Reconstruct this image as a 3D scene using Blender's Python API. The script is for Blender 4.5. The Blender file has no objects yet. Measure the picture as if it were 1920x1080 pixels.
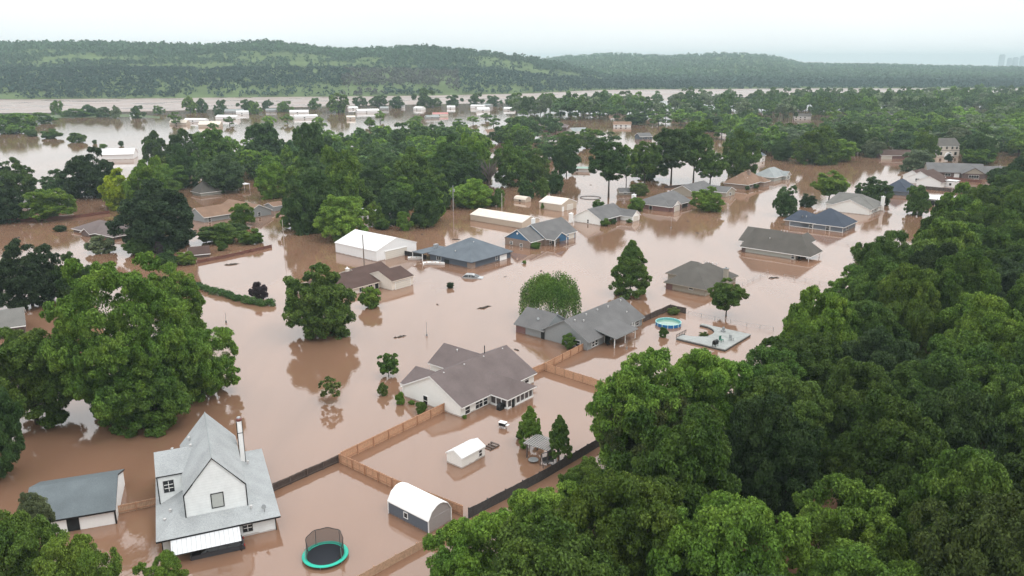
import bpy, bmesh, math, random
import numpy as np
from mathutils import Vector, Matrix
PI = math.pi
SC = bpy.context.scene
COL = SC.collection
# ------------------------------------------------------------------ camera, sky, sun, exposure
FPX, HOR, CAMH = 1490.0, 120.0, 45.0           # focal length in px of the 1920 frame, horizon row, height above the flood
PITCH = math.atan2(540 - HOR, FPX)
cam_d = bpy.data.cameras.new('camera'); cam = bpy.data.objects.new('camera', cam_d); COL.objects.link(cam)
cam.location = (0, 0, CAMH); cam.rotation_euler = (PI/2 - PITCH, 0, 0)
cam_d.sensor_width = 36; cam_d.lens = 36*FPX/1920; cam_d.clip_end = 30000; cam_d.clip_start = 0.5
SC.camera = cam
SC.view_settings.view_transform = 'Standard'; SC.view_settings.look = 'None'
SC.view_settings.gamma = 1; SC.view_settings.exposure = 0.0; SC.view_settings.use_curve_mapping = False
SC.render.engine = 'CYCLES'
cy = SC.cycles
cy.max_bounces = 6; cy.diffuse_bounces = 3; cy.glossy_bounces = 3; cy.transmission_bounces = 2
cy.transparent_max_bounces = 6; cy.volume_bounces = 0; cy.use_denoising = True
cy.caustics_reflective = False; cy.caustics_refractive = False
cy.use_adaptive_sampling = True; cy.adaptive_threshold = 0.02
try:
    cy.denoiser = 'OPENIMAGEDENOISE'; cy.denoising_prefilter = 'ACCURATE'
except Exception: pass
SUN_EL, SUN_AZ = math.radians(58), math.radians(115)       # azimuth: from +Y clockwise
world = bpy.data.worlds.new('World'); SC.world = world; world.use_nodes = True
wn = world.node_tree; wn.nodes.clear()
def N(t, ty, **k):
    n = t.nodes.new(ty)
    for a, b in k.items(): setattr(n, a, b)
    return n
w_out = N(wn, 'ShaderNodeOutputWorld'); w_bg = N(wn, 'ShaderNodeBackground'); w_bg.inputs['Strength'].default_value = 0.1
sky = N(wn, 'ShaderNodeTexSky', sky_type='NISHITA', sun_disc=False, sun_elevation=SUN_EL, sun_rotation=SUN_AZ, air_density=1.5, dust_density=4)
tc = N(wn, 'ShaderNodeTexCoord'); sep = N(wn, 'ShaderNodeSeparateXYZ'); wn.links.new(tc.outputs['Generated'], sep.inputs[0])
mr = N(wn, 'ShaderNodeMapRange'); wn.links.new(sep.outputs['Z'], mr.inputs['Value'])
mr.interpolation_type = 'SMOOTHSTEP'; mr.inputs['From Min'].default_value = 0.04; mr.inputs['From Max'].default_value = 0.42
mr.inputs['To Min'].default_value = 12.4; mr.inputs['To Max'].default_value = 20.5
nz = N(wn, 'ShaderNodeTexNoise'); nz.inputs['Scale'].default_value = 3.0; nz.inputs['Detail'].default_value = 5
mp = N(wn, 'ShaderNodeMapping'); mp.inputs['Scale'].default_value = (1, 1, 5); wn.links.new(tc.outputs['Generated'], mp.inputs[0]); wn.links.new(mp.outputs[0], nz.inputs['Vector'])
mr2 = N(wn, 'ShaderNodeMapRange'); wn.links.new(nz.outputs['Fac'], mr2.inputs['Value'])
mr2.inputs['To Min'].default_value = 0.90; mr2.inputs['To Max'].default_value = 1.08
mu = N(wn, 'ShaderNodeMath', operation='MULTIPLY'); wn.links.new(mr.outputs[0], mu.inputs[0]); wn.links.new(mr2.outputs[0], mu.inputs[1])
vs = N(wn, 'ShaderNodeVectorMath', operation='SCALE'); vs.inputs[0].default_value = (0.99, 1.0, 1.005); wn.links.new(mu.outputs[0], vs.inputs['Scale'])
mx = N(wn, 'ShaderNodeMix', data_type='RGBA'); mx.inputs['Factor'].default_value = 0.06
wn.links.new(vs.outputs[0], mx.inputs[6]); wn.links.new(sky.outputs[0], mx.inputs[7])
wn.links.new(mx.outputs[2], w_bg.inputs['Color']); wn.links.new(w_bg.outputs[0], w_out.inputs['Surface'])
sun_d = bpy.data.lights.new('sun', 'SUN'); sun_d.energy = 0.9; sun_d.angle = math.radians(14); sun_d.color = (1, 0.97, 0.92)
sun = bpy.data.objects.new('sun', sun_d); COL.objects.link(sun)
sd = Vector((math.sin(SUN_AZ)*math.cos(SUN_EL), math.cos(SUN_AZ)*math.cos(SUN_EL), math.sin(SUN_EL)))
sun.rotation_euler = sd.to_track_quat('Z', 'Y').to_euler()

# ------------------------------------------------------------------ helpers
def G(px, py, z=0.0):
    """world point at height z seen at pixel (px, py) of the 1920x1080 photograph (survey of the place)"""
    c, s = math.cos(PITCH), math.sin(PITCH)
    dx, dy, dz = px-960, FPX, -(py-540)
    wy, wz = dy*c+dz*s, -dy*s+dz*c
    t = (z-CAMH)/wz
    return Vector((dx*t, wy*t, z))
def ratio(px): return (px-960)/1548.0
def rot2(x, y, th): return (x*math.cos(th)-y*math.sin(th), x*math.sin(th)+y*math.cos(th))

class MB:
    """collects geometry of one part"""
    def __init__(s): s.v = []; s.f = []; s.m = []
    def poly(s, pts, m=0):
        n = len(s.v); s.v += [tuple(p) for p in pts]; s.f.append(tuple(range(n, n+len(pts)))); s.m.append(m); return s
    def box(s, x0, x1, y0, y1, z0, z1, m=0):
        n = len(s.v)
        s.v += [(x0,y0,z0),(x1,y0,z0),(x1,y1,z0),(x0,y1,z0),(x0,y0,z1),(x1,y0,z1),(x1,y1,z1),(x0,y1,z1)]
        for f in ((3,2,1,0),(4,5,6,7),(0,1,5,4),(1,2,6,5),(2,3,7,6),(3,0,4,7)):
            s.f.append(tuple(n+i for i in f)); s.m.append(m)
        return s
    def obox(s, c, ax, ay, hx, hy, z0, z1, m=0):
        """box about c=(x,y) along the 2-D unit axes ax, ay"""
        n = len(s.v)
        for z in (z0, z1):
            for i, j in ((-1,-1),(1,-1),(1,1),(-1,1)):
                s.v.append((c[0]+ax[0]*hx*i+ay[0]*hy*j, c[1]+ax[1]*hx*i+ay[1]*hy*j, z))
        for f in ((3,2,1,0),(4,5,6,7),(0,1,5,4),(1,2,6,5),(2,3,7,6),(3,0,4,7)):
            s.f.append(tuple(n+i for i in f)); s.m.append(m)
        return s
    def tube(s, pts, rads, n=8, m=0, cap=True):
        base = len(s.v); k = len(pts)
        for i, p in enumerate(pts):
            p = Vector(p); a = Vector(pts[max(0, i-1)]); b = Vector(pts[min(k-1, i+1)]); d = (b-a).normalized()
            u = d.orthogonal().normalized() if abs(d.z) < 0.95 else Vector((1,0,0)); u = (u-d*u.dot(d)).normalized(); w = d.cross(u)
            r = rads[i] if hasattr(rads, '__len__') else rads
            for j in range(n):
                a_ = 2*PI*j/n; q = p+u*(math.cos(a_)*r)+w*(math.sin(a_)*r); s.v.append(tuple(q))
        for i in range(k-1):
            for j in range(n):
                s.f.append((base+i*n+j, base+i*n+(j+1)%n, base+(i+1)*n+(j+1)%n, base+(i+1)*n+j)); s.m.append(m)
        if cap:
            s.f.append(tuple(base+j for j in range(n))[::-1]); s.m.append(m)
            s.f.append(tuple(base+(k-1)*n+j for j in range(n))); s.m.append(m)
        return s
    def prism(s, prof, y0, y1, axis='y', m=0, m_end=None):
        """profile in (a, z) swept along axis"""
        me = m if m_end is None else m_end; n = len(s.v); k = len(prof)
        for y in (y0, y1):
            for a, z in prof: s.v.append((a, y, z) if axis == 'y' else (y, a, z))
        for j in range(k): s.f.append((n+j, n+(j+1)%k, n+k+(j+1)%k, n+k+j)); s.m.append(m)
        s.f.append(tuple(n+j for j in range(k))[::-1]); s.m.append(me); s.f.append(tuple(n+k+j for j in range(k))); s.m.append(me)
        return s
    def build(s, name, mats, parent=None, smooth=False):
        me = bpy.data.meshes.new(name); me.from_pydata(s.v, [], s.f)
        for mt in (mats if isinstance(mats, (list, tuple)) else [mats]): me.materials.append(mt)
        me.polygons.foreach_set('material_index', s.m)
        bm = bmesh.new(); bm.from_mesh(me); bmesh.ops.recalc_face_normals(bm, faces=bm.faces); bm.to_mesh(me); bm.free()
        if smooth: me.polygons.foreach_set('use_smooth', [True]*len(me.polygons))
        o = bpy.data.objects.new(name, me); COL.objects.link(o)
        if parent: o.parent = parent
        return o
def tag(o, label=None, cat=None, group=None, kind=None):
    if label: o['label'] = label
    if cat: o['category'] = cat
    if group: o['group'] = group
    if kind: o['kind'] = kind
    return o
def thing(name, label, cat, loc=(0,0,0), rz=0.0, group=None):
    o = bpy.data.objects.new(name, None); COL.objects.link(o); o.empty_display_size = .3
    o.location = loc; o.rotation_euler = (0, 0, rz)
    return tag(o, label, cat, group, 'thing')

# ------------------------------------------------------------------ materials
def mat(name, col, rough=0.8, var=0.12, scale=3.0, metal=0.0, spec=0.3, lines=None, bump=0.0, dirt=0.0, coords='Object'):
    """base colour broken up by noise; lines=(axis, period, depth) adds siding/shingle/board courses; dirt = mud staining low down"""
    m = bpy.data.materials.new(name); m.use_nodes = True; t = m.node_tree; b = t.nodes['Principled BSDF']
    b.inputs['Roughness'].default_value = rough; b.inputs['Metallic'].default_value = metal
    b.inputs['Specular IOR Level'].default_value = spec
    tcn = N(t, 'ShaderNodeTexCoord')
    n1 = N(t, 'ShaderNodeTexNoise'); n1.inputs['Scale'].default_value = scale; n1.inputs['Detail'].default_value = 6; n1.inputs['Roughness'].default_value = .65
    t.links.new(tcn.outputs[coords], n1.inputs['Vector'])
    r = N(t, 'ShaderNodeMapRange'); t.links.new(n1.outputs['Fac'], r.inputs['Value'])
    r.inputs['From Min'].default_value = .3; r.inputs['From Max'].default_value = .7
    r.inputs['To Min'].default_value = 1-var; r.inputs['To Max'].default_value = 1+var
    last = r.outputs[0]
    if lines:
        ax, per, dep = lines
        sp = N(t, 'ShaderNodeSeparateXYZ'); t.links.new(tcn.outputs[coords], sp.inputs[0])
        if ax == 'XY':
            ad = N(t, 'ShaderNodeMath', operation='ADD'); t.links.new(sp.outputs['X'], ad.inputs[0]); t.links.new(sp.outputs['Y'], ad.inputs[1]); src = ad.outputs[0]
        else: src = sp.outputs[ax]
        dv = N(t, 'ShaderNodeMath', operation='DIVIDE'); t.links.new(src, dv.inputs[0]); dv.inputs[1].default_value = per
        fr = N(t, 'ShaderNodeMath', operation='FRACT'); t.links.new(dv.outputs[0], fr.inputs[0])
        gt = N(t, 'ShaderNodeMath', operation='LESS_THAN'); t.links.new(fr.outputs[0], gt.inputs[0]); gt.inputs[1].default_value = .14
        ml = N(t, 'ShaderNodeMath', operation='MULTIPLY_ADD'); t.links.new(gt.outputs[0], ml.inputs[0]); ml.inputs[1].default_value = -dep; ml.inputs[2].default_value = 1
        m2 = N(t, 'ShaderNodeMath', operation='MULTIPLY'); t.links.new(last, m2.inputs[0]); t.links.new(ml.outputs[0], m2.inputs[1]); last = m2.outputs[0]
    sc_ = N(t, 'ShaderNodeVectorMath', operation='SCALE'); sc_.inputs[0].default_value = col; t.links.new(last, sc_.inputs['Scale'])
    out = sc_.outputs[0]
    if dirt:                                  # a tide mark of mud on the walls, a real stain
        ge = N(t, 'ShaderNodeNewGeometry'); sp2 = N(t, 'ShaderNodeSeparateXYZ'); t.links.new(ge.outputs['Position'], sp2.inputs[0])
        n3 = N(t, 'ShaderNodeTexNoise'); n3.inputs['Scale'].default_value = 1.3; t.links.new(ge.outputs['Position'], n3.inputs['Vector'])
        a3 = N(t, 'ShaderNodeMath', operation='MULTIPLY_ADD'); t.links.new(n3.outputs['Fac'], a3.inputs[0]); a3.inputs[1].default_value = .35; a3.inputs[2].default_value = -.02
        l3 = N(t, 'ShaderNodeMath', operation='LESS_THAN'); t.links.new(sp2.outputs['Z'], l3.inputs[0]); t.links.new(a3.outputs[0], l3.inputs[1])
        f3 = N(t, 'ShaderNodeMath', operation='MULTIPLY'); t.links.new(l3.outputs[0], f3.inputs[0]); f3.inputs[1].default_value = dirt
        mx3 = N(t, 'ShaderNodeMix', data_type='RGBA'); t.links.new(f3.outputs[0], mx3.inputs['Factor']); t.links.new(out, mx3.inputs[6]); mx3.inputs[7].default_value = (.2, .12, .08, 1); out = mx3.outputs[2]
    t.links.new(out, b.inputs['Base Color'])
    if bump:
        bp = N(t, 'ShaderNodeBump'); bp.inputs['Strength'].default_value = bump; bp.inputs['Distance'].default_value = .05
        t.links.new(n1.outputs['Fac'], bp.inputs['Height']); t.links.new(bp.outputs[0], b.inputs['Normal'])
    return m
def shingle(name, col, var=.16):
    m = mat(name, col, rough=.95, var=var, scale=9.0, spec=.15, lines=('Z', .055, .10))
    t = m.node_tree; b = t.nodes['Principled BSDF']; src = b.inputs['Base Color'].links[0].from_socket
    tcn = N(t, 'ShaderNodeTexCoord'); n = N(t, 'ShaderNodeTexNoise'); n.inputs['Scale'].default_value = .45; n.inputs['Detail'].default_value = 4
    t.links.new(tcn.outputs['Object'], n.inputs['Vector'])
    r = N(t, 'ShaderNodeMapRange'); t.links.new(n.outputs['Fac'], r.inputs['Value']); r.inputs['To Min'].default_value = .72; r.inputs['To Max'].default_value = 1.28
    v = N(t, 'ShaderNodeVectorMath', operation='SCALE'); t.links.new(src, v.inputs[0]); t.links.new(r.outputs[0], v.inputs['Scale']); t.links.new(v.outputs[0], b.inputs['Base Color'])
    return m
R_ = {
 'mauve': shingle('mauve_shingle', (.140,.113,.110)), 'grey': shingle('grey_shingle', (.135,.132,.132)), 'taupe': shingle('taupe_shingle', (.105,.097,.088)),
 'slate': shingle('blue_grey_shingle', (.120,.138,.158)), 'navy': shingle('dark_blue_shingle', (.056,.067,.09)), 'brown': shingle('brown_shingle', (.085,.055,.048)),
 'tan': shingle('tan_shingle', (.21,.135,.095)), 'pale': shingle('pale_grey_shingle', (.27,.29,.29), .1), 'silver': shingle('weathered_silver_shingle', (.335,.35,.355), .22),
 'greige': shingle('light_grey_shingle', (.16,.155,.145)), 'seam': shingle('steel_grey_shingle', (.125,.145,.155), .14),
}
W_ = {
 'white': mat('white_siding', (.80,.80,.77), lines=('Z', .2, .08), var=.04, dirt=.6), 'paint': mat('white_paint', (.80,.80,.79), var=.03),
 'gable': mat('white_stucco', (.74,.77,.77), var=.07, scale=1.2, dirt=.5, lines=('Z', .28, .07)), 'grey': mat('grey_siding', (.26,.275,.28), lines=('Z', .2, .1), var=.05, dirt=.5),
 'tan': mat('tan_siding', (.33,.30,.25), lines=('Z', .2, .1), var=.06, dirt=.5), 'sage': mat('pale_sage_siding', (.36,.37,.34), lines=('Z', .2, .08), var=.04, dirt=.4),
 'blue': mat('blue_siding', (.055,.14,.25), lines=('Z', .2, .1), var=.06), 'slate': mat('slate_siding', (.085,.10,.125), lines=('Z', .2, .12), var=.07, dirt=.4),
 'steel': mat('blue_grey_siding', (.15,.17,.20), lines=('Z', .2, .12), var=.07, dirt=.4), 'cream': mat('cream_siding', (.66,.60,.53), var=.05, dirt=.5),
 'metalw': mat('white_metal_wall', (.76,.76,.76), rough=.4, lines=('XY', .6, .07), var=.03, dirt=.7), 'metalt': mat('tan_metal_wall', (.50,.42,.34), rough=.5, lines=('XY', .6, .08), var=.04, dirt=.5),
 'dark': mat('dark_opening', (.015,.015,.016)), 'black': mat('black_trim', (.012,.012,.014), rough=.5), 'graybarn': mat('charcoal_siding', (.11,.125,.15), lines=('XY', .3, .12), var=.05, dirt=.3),  # dark: near-black for doors, and as painted shade for open bays
 'shedend': mat('beige_end_wall', (.33,.30,.29), var=.05, dirt=.4), 'gate': mat('black_board', (.03,.028,.03), lines=('XY', .2, .3)),
}
RW = mat('white_metal_roof', (.66,.66,.66), rough=.5, var=.1, scale=.8, lines=('XY', .6, .12)); RT = mat('tan_metal_roof', (.66,.58,.49), rough=.5, var=.08, scale=.8, lines=('XY', .8, .1))
RV = mat('white_ribbed_metal', (.60,.61,.62), rough=.5, var=.06, lines=('X', .42, .3)); RG = mat('green_metal_roof', (.22,.33,.27), rough=.5); RR = mat('faded_red_metal_roof', (.42,.17,.16), rough=.55)
def brick(name, c1, c2, mortar):
    m = bpy.data.materials.new(name); m.use_nodes = True; t = m.node_tree; b = t.nodes['Principled BSDF']; b.inputs['Roughness'].default_value = .9
    tcn = N(t, 'ShaderNodeTexCoord'); sp = N(t, 'ShaderNodeSeparateXYZ'); t.links.new(tcn.outputs['Object'], sp.inputs[0])
    ad = N(t, 'ShaderNodeMath', operation='ADD'); t.links.new(sp.outputs['X'], ad.inputs[0]); t.links.new(sp.outputs['Y'], ad.inputs[1])
    cb = N(t, 'ShaderNodeCombineXYZ'); t.links.new(ad.outputs[0], cb.inputs['X']); t.links.new(sp.outputs['Z'], cb.inputs['Y'])
    br = N(t, 'ShaderNodeTexBrick'); t.links.new(cb.outputs[0], br.inputs['Vector']); br.inputs['Scale'].default_value = 2.5
    br.inputs['Color1'].default_value = (*c1, 1); br.inputs['Color2'].default_value = (*c2, 1); br.inputs['Mortar'].default_value = (*mortar, 1)
    t.links.new(br.outputs['Color'], b.inputs['Base Color']); return m
W_['brick'] = brick('red_brick', (.19,.085,.08), (.14,.06,.06), (.25,.2,.18)); W_['brickt'] = brick('tan_brick', (.27,.19,.15), (.20,.14,.11), (.3,.27,.24))
W_['brickd'] = brick('dark_brick', (.12,.075,.07), (.09,.06,.055), (.16,.13,.12))
def glass_mat():
    m = bpy.data.materials.new('window_glass'); m.use_nodes = True; b = m.node_tree.nodes['Principled BSDF']
    b.inputs['Base Color'].default_value = (.02,.022,.025,1); b.inputs['Roughness'].default_value = .08; return m
GL = glass_mat()
M_wood = mat('cedar_boards', (.52,.31,.195), var=.22, scale=5, lines=('XY', .16, .25)); M_woodr = mat('cedar_rail', (.42,.23,.14), var=.2)
M_wood2 = mat('sunbleached_boards', (.46,.31,.21), var=.25, scale=4, lines=('XY', .16, .2)); M_old = mat('weathered_boards', (.075,.055,.048), var=.35, scale=4, lines=('XY', .16, .4))
M_oldr = mat('weathered_rail', (.11,.085,.075), var=.3); M_redf = mat('reddish_boards', (.17,.075,.06), var=.25, scale=4, lines=('XY', .18, .3)); M_char = mat('charcoal_boards', (.080,.075,.075), var=.3, scale=4, lines=('XY', .16, .4))
M_pole = mat('pole_wood', (.16,.13,.11), var=.2); M_polew = mat('pale_pole', (.42,.38,.34), var=.1); M_bark = mat('bark', (.05,.038,.03), var=.3, scale=8, bump=.4)
M_steel = mat('galvanised_steel', (.4,.41,.42), rough=.4, metal=.6, var=.1); M_junk = mat('soaked_debris', (.06,.048,.04), var=.4, scale=6)

def water_mat(name, col, rough, bump, wave_scale):
    m = bpy.data.materials.new(name); m.use_nodes = True; t = m.node_tree; b = t.nodes['Principled BSDF']
    ge = N(t, 'ShaderNodeNewGeometry')
    n1 = N(t, 'ShaderNodeTexNoise'); n1.inputs['Scale'].default_value = .018; n1.inputs['Detail'].default_value = 4; t.links.new(ge.outputs['Position'], n1.inputs['Vector'])
    r = N(t, 'ShaderNodeMapRange'); t.links.new(n1.outputs['Fac'], r.inputs['Value']); r.inputs['From Min'].default_value = .3; r.inputs['From Max'].default_value = .7; r.inputs['To Min'].default_value = .9; r.inputs['To Max'].default_value = 1.1
    n4 = N(t, 'ShaderNodeTexNoise'); n4.inputs['Scale'].default_value = .07; n4.inputs['Detail'].default_value = 5; n4.inputs['Distortion'].default_value = .6
    mp4 = N(t, 'ShaderNodeMapping'); mp4.inputs['Scale'].default_value = (1, .22, 1); mp4.inputs['Rotation'].default_value = (0, 0, -.75); t.links.new(ge.outputs['Position'], mp4.inputs[0]); t.links.new(mp4.outputs[0], n4.inputs['Vector'])
    r4 = N(t, 'ShaderNodeMapRange'); t.links.new(n4.outputs['Fac'], r4.inputs['Value']); r4.inputs['From Min'].default_value = .35; r4.inputs['From Max'].default_value = .65; r4.inputs['To Min'].default_value = .9; r4.inputs['To Max'].default_value = 1.1
    m4 = N(t, 'ShaderNodeMath', operation='MULTIPLY'); t.links.new(r.outputs[0], m4.inputs[0]); t.links.new(r4.outputs[0], m4.inputs[1])
    v = N(t, 'ShaderNodeVectorMath', operation='SCALE'); v.inputs[0].default_value = col; t.links.new(m4.outputs[0], v.inputs['Scale']); t.links.new(v.outputs[0], b.inputs['Base Color'])
    r2 = N(t, 'ShaderNodeMapRange'); t.links.new(n1.outputs['Fac'], r2.inputs['Value']); r2.inputs['From Min'].default_value = .35; r2.inputs['From Max'].default_value = .7; r2.inputs['To Min'].default_value = rough; r2.inputs['To Max'].default_value = rough*2.2
    t.links.new(r2.outputs[0], b.inputs['Roughness']); b.inputs['IOR'].default_value = 1.72
    n2 = N(t, 'ShaderNodeTexNoise'); n2.inputs['Scale'].default_value = wave_scale; n2.inputs['Detail'].default_value = 3
    mpn = N(t, 'ShaderNodeMapping'); mpn.inputs['Scale'].default_value = (1, .55, 1); mpn.inputs['Rotation'].default_value = (0, 0, .5); t.links.new(ge.outputs['Position'], mpn.inputs[0]); t.links.new(mpn.outputs[0], n2.inputs['Vector'])
    bp = N(t, 'ShaderNodeBump'); bp.inputs['Strength'].default_value = bump; bp.inputs['Distance'].default_value = .02; t.links.new(n2.outputs['Fac'], bp.inputs['Height']); t.links.new(bp.outputs[0], b.inputs['Normal'])
    return m
M_water = water_mat('muddy_flood_water', (.212,.119,.077), .028, .5, 2.2)
M_river = water_mat('choppy_river_water', (.20,.125,.095), .22, 1.0, .5)

def leaf_mat(name, tint=False):
    """colour comes from the tree's own object colour, varied per leaf and per limb"""
    m = bpy.data.materials.new(name); m.use_nodes = True; t = m.node_tree; b = t.nodes['Principled BSDF']; out = t.nodes['Material Output']
    oi = N(t, 'ShaderNodeObjectInfo'); ge = N(t, 'ShaderNodeNewGeometry')
    r = N(t, 'ShaderNodeMapRange'); t.links.new(ge.outputs['Random Per Island'], r.inputs['Value']); r.inputs['To Min'].default_value = .5; r.inputs['To Max'].default_value = 1.55
    n = N(t, 'ShaderNodeTexNoise'); n.inputs['Scale'].default_value = .32; n.inputs['Detail'].default_value = 3; t.links.new(ge.outputs['Position'], n.inputs['Vector'])
    r2 = N(t, 'ShaderNodeMapRange'); t.links.new(n.outputs['Fac'], r2.inputs['Value']); r2.inputs['From Min'].default_value = .3; r2.inputs['From Max'].default_value = .7; r2.inputs['To Min'].default_value = .72; r2.inputs['To Max'].default_value = 1.3
    m1 = N(t, 'ShaderNodeMath', operation='MULTIPLY'); t.links.new(r.outputs[0], m1.inputs[0]); t.links.new(r2.outputs[0], m1.inputs[1])
    v = N(t, 'ShaderNodeVectorMath', operation='SCALE'); at = N(t, 'ShaderNodeAttribute'); at.attribute_name = 'tint'; t.links.new(at.outputs['Color'] if tint else oi.outputs['Color'], v.inputs[0]); t.links.new(m1.outputs[0], v.inputs['Scale'])
    hs = N(t, 'ShaderNodeHueSaturation'); r3 = N(t, 'ShaderNodeMapRange'); t.links.new(n.outputs['Fac'], r3.inputs['Value']); r3.inputs['From Min'].default_value = .3; r3.inputs['From Max'].default_value = .7
    r3.inputs['To Min'].default_value = .515; r3.inputs['To Max'].default_value = .485; t.links.new(r3.outputs[0], hs.inputs['Hue']); t.links.new(v.outputs[0], hs.inputs['Color'])
    b.inputs['Roughness'].default_value = .55; b.inputs['Specular IOR Level'].default_value = .18; t.links.new(hs.outputs[0], b.inputs['Base Color'])
    tr = N(t, 'ShaderNodeBsdfTranslucent'); t.links.new(hs.outputs[0], tr.inputs['Color']); mxs = N(t, 'ShaderNodeMixShader'); mxs.inputs[0].default_value = .33
    t.links.new(b.outputs[0], mxs.inputs[1]); t.links.new(tr.outputs[0], mxs.inputs[2]); t.links.new(mxs.outputs[0], out.inputs['Surface'])
    return m
M_leaf = leaf_mat('foliage'); M_leaft = leaf_mat('foliage_mixed', True)
# ------------------------------------------------------------------ flood water, river, hills, far shore
def sheet(name, x0, x1, y0, y1, z, m):
    b = MB().poly([(x0,y0,z),(x1,y0,z),(x1,y1,z),(x0,y1,z)]); return tag(b.build(name, m), kind='structure')
sheet('flood_water', -9000, 9000, -400, 12000, 0.0, M_water)
def river_bm():
    b = MB(); L = [(-400,214),(0,212),(140,211),(300,208),(620,199),(820,195),(1000,193),(1130,190),(1500,186),(1920,181),(2300,180)]
    U = [(-400,186),(0,186),(300,183),(620,181),(820,179),(1000,175),(1130,168),(1500,165),(1920,165),(2300,165)]
    for (a, c), (d, e) in zip(zip(L, L[1:]), zip(U, U[1:])):
        b.poly([G(*a, .004), G(*c, .004), G(*e, .004), G(*d, .004)])
    return b
tag(river_bm().build('river', M_river), kind='structure')

def interp(x, tab):
    xs = [t[0] for t in tab]; ys = [t[1] for t in tab]; return np.interp(x, xs, ys)
def nz2(x, y, s, seed=0):
    r = np.zeros_like(x); rg = np.random.RandomState(seed)
    for k in range(6):
        f = s*(1.9**(k*.6)); a = rg.rand()*6.28; p = rg.rand(2)*6.28; r += np.sin((x*math.cos(a)+y*math.sin(a))*f+p[0]+1.3*np.sin((x*math.sin(a)-y*math.cos(a))*f*.7+p[1]))/(1+k*.5)
    return r/3.2
skyA = [(-500,92),(-200,84),(0,81),(130,80),(300,83),(400,85),(440,81),(500,78),(560,85),(640,94),(720,89),(800,86),(850,90),(900,96),(980,106),(1050,118),(1120,135),(1180,152),(1230,168),(1240,175)]
skyB = [(-500,140),(700,140),(900,122),(1000,111),(1060,105),(1150,100),(1250,103),(1330,100),(1400,99),(1460,106),(1505,117),(1560,119),(1640,119),(1700,120),(1760,122),(1850,124),(1920,124),(2000,125),(2500,126)]
footp = [(-500,188),(0,187),(340,184),(640,181),(950,176),(1130,169),(1500,166),(1920,166),(2500,166)]
def ydist(py):                                                   # distance of a waterline row
    return G(960, py).y
def terrain(px, y):
    """ground height of the far hills at column direction px (of the survey) and distance y"""
    foot = np.vectorize(ydist)(interp(px, footp))
    yA = 1900.0; zA = 45+yA*(HOR-interp(px, skyA))/1548-8; zA = np.maximum(zA, -40)
    zb = interp(px, [(-500,34),(0,34),(300,34),(640,36),(900,32),(1050,20),(1150,4),(1240,-20)])
    t1 = np.clip((y-foot)/230, 0, 1); t2 = np.clip((y-foot-330)/(yA-foot-330), 0, 1); t3 = np.clip((y-yA)/900, 0, 1)
    hA = zb*(t1**.8) + np.where(y > foot+330, (zA-zb)*(1-(1-t2)**1.4), 0) - t3*70
    hA = np.where(px > 1240, -30, hA)
    yB = 3300.0; zB = 45+yB*(HOR-interp(px, skyB))/1548-9
    u1 = np.clip((y-foot-150)/(yB-foot-150), 0, 1); u3 = np.clip((y-yB)/1800, 0, 1)
    hB = 1.5+(zB-1.5)*(u1**1.15) - u3*60
    h = np.maximum(hA, hB)
    lift = np.clip((y-foot)/60, 0, 1)
    x = (px-960)/1548*y
    return np.where(y < foot, -3.0, 0.6*lift+h*np.clip((y-foot)/40, 0, 1)+nz2(x, y, .012, 3)*2.2*np.clip((y-foot)/300, 0, 1)-.8*(1-lift))
def hills():
    pxs = np.linspace(-460, 2420, 220); ys = np.concatenate([np.linspace(1080, 2100, 95), np.linspace(2120, 5400, 60)])
    P, Y = np.meshgrid(pxs, ys); Z = terrain(P, Y); X = (P-960)/1548*Y
    v = np.stack([X, Y, Z], -1).reshape(-1, 3); nx = len(pxs); ny = len(ys)
    i = np.arange((ny-1)*(nx-1)); r = i//(nx-1); c = i % (nx-1); a = r*nx+c
    f = np.stack([a, a+1, a+1+nx, a+nx], -1)
    me = np_mesh('hills', v, f); me.polygons.foreach_set('use_smooth', [True]*len(me.polygons))
    m = mat('hill_grass', (.105,.140,.062), var=.3, scale=.02, coords='Object', rough=1, spec=0)
    me.materials.append(m); o = bpy.data.objects.new('hills', me); COL.objects.link(o); tag(o, kind='structure')
def np_mesh(name, v, f):
    me = bpy.data.meshes.new(name); nf, k = f.shape
    me.vertices.add(len(v)); me.vertices.foreach_set('co', np.ascontiguousarray(v, np.float32).ravel())
    me.loops.add(nf*k); me.loops.foreach_set('vertex_index', np.ascontiguousarray(f, np.int32).ravel())
    me.polygons.add(nf); me.polygons.foreach_set('loop_start', np.arange(0, nf*k, k, dtype=np.int32))
    me.update(calc_edges=True); return me
hills()

# far-off wood on the hills and the far shore: one mass of small leafy crowns
def leaf_cloud(cent, rad, per, size, rg, flat=.8):
    """per leaf quads about each centre -> vertex array"""
    n = len(cent); d = rg.normal(size=(n*per, 3)); d[:, 2] = d[:, 2]*.9+.35; d /= np.linalg.norm(d, axis=1)[:, None]
    c = np.repeat(cent, per, 0); r = np.repeat(rad, per)[:, None]; s = np.repeat(size, per)*(.6+.7*rg.rand(n*per))
    p = c+d*r*(.6+.42*rg.rand(n*per, 1))*np.array([1, 1, flat])
    nr = d+rg.normal(size=d.shape)*.45; nr /= np.linalg.norm(nr, axis=1)[:, None]
    t = np.cross(nr, rg.normal(size=d.shape)); t /= np.linalg.norm(t, axis=1)[:, None]; w = np.cross(nr, t)
    s = s[:, None]
    q = np.stack([p-t*s*.62, p-w*s*.42+nr*s*.08, p+t*s*.62, p+w*s*.42+nr*s*.08], 1)
    return q.reshape(-1, 3)
def quads_mesh(name, q):
    f = np.arange(len(q)).reshape(-1, 4); me = np_mesh(name, q, f); me.materials.append(M_leaf); return me
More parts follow.
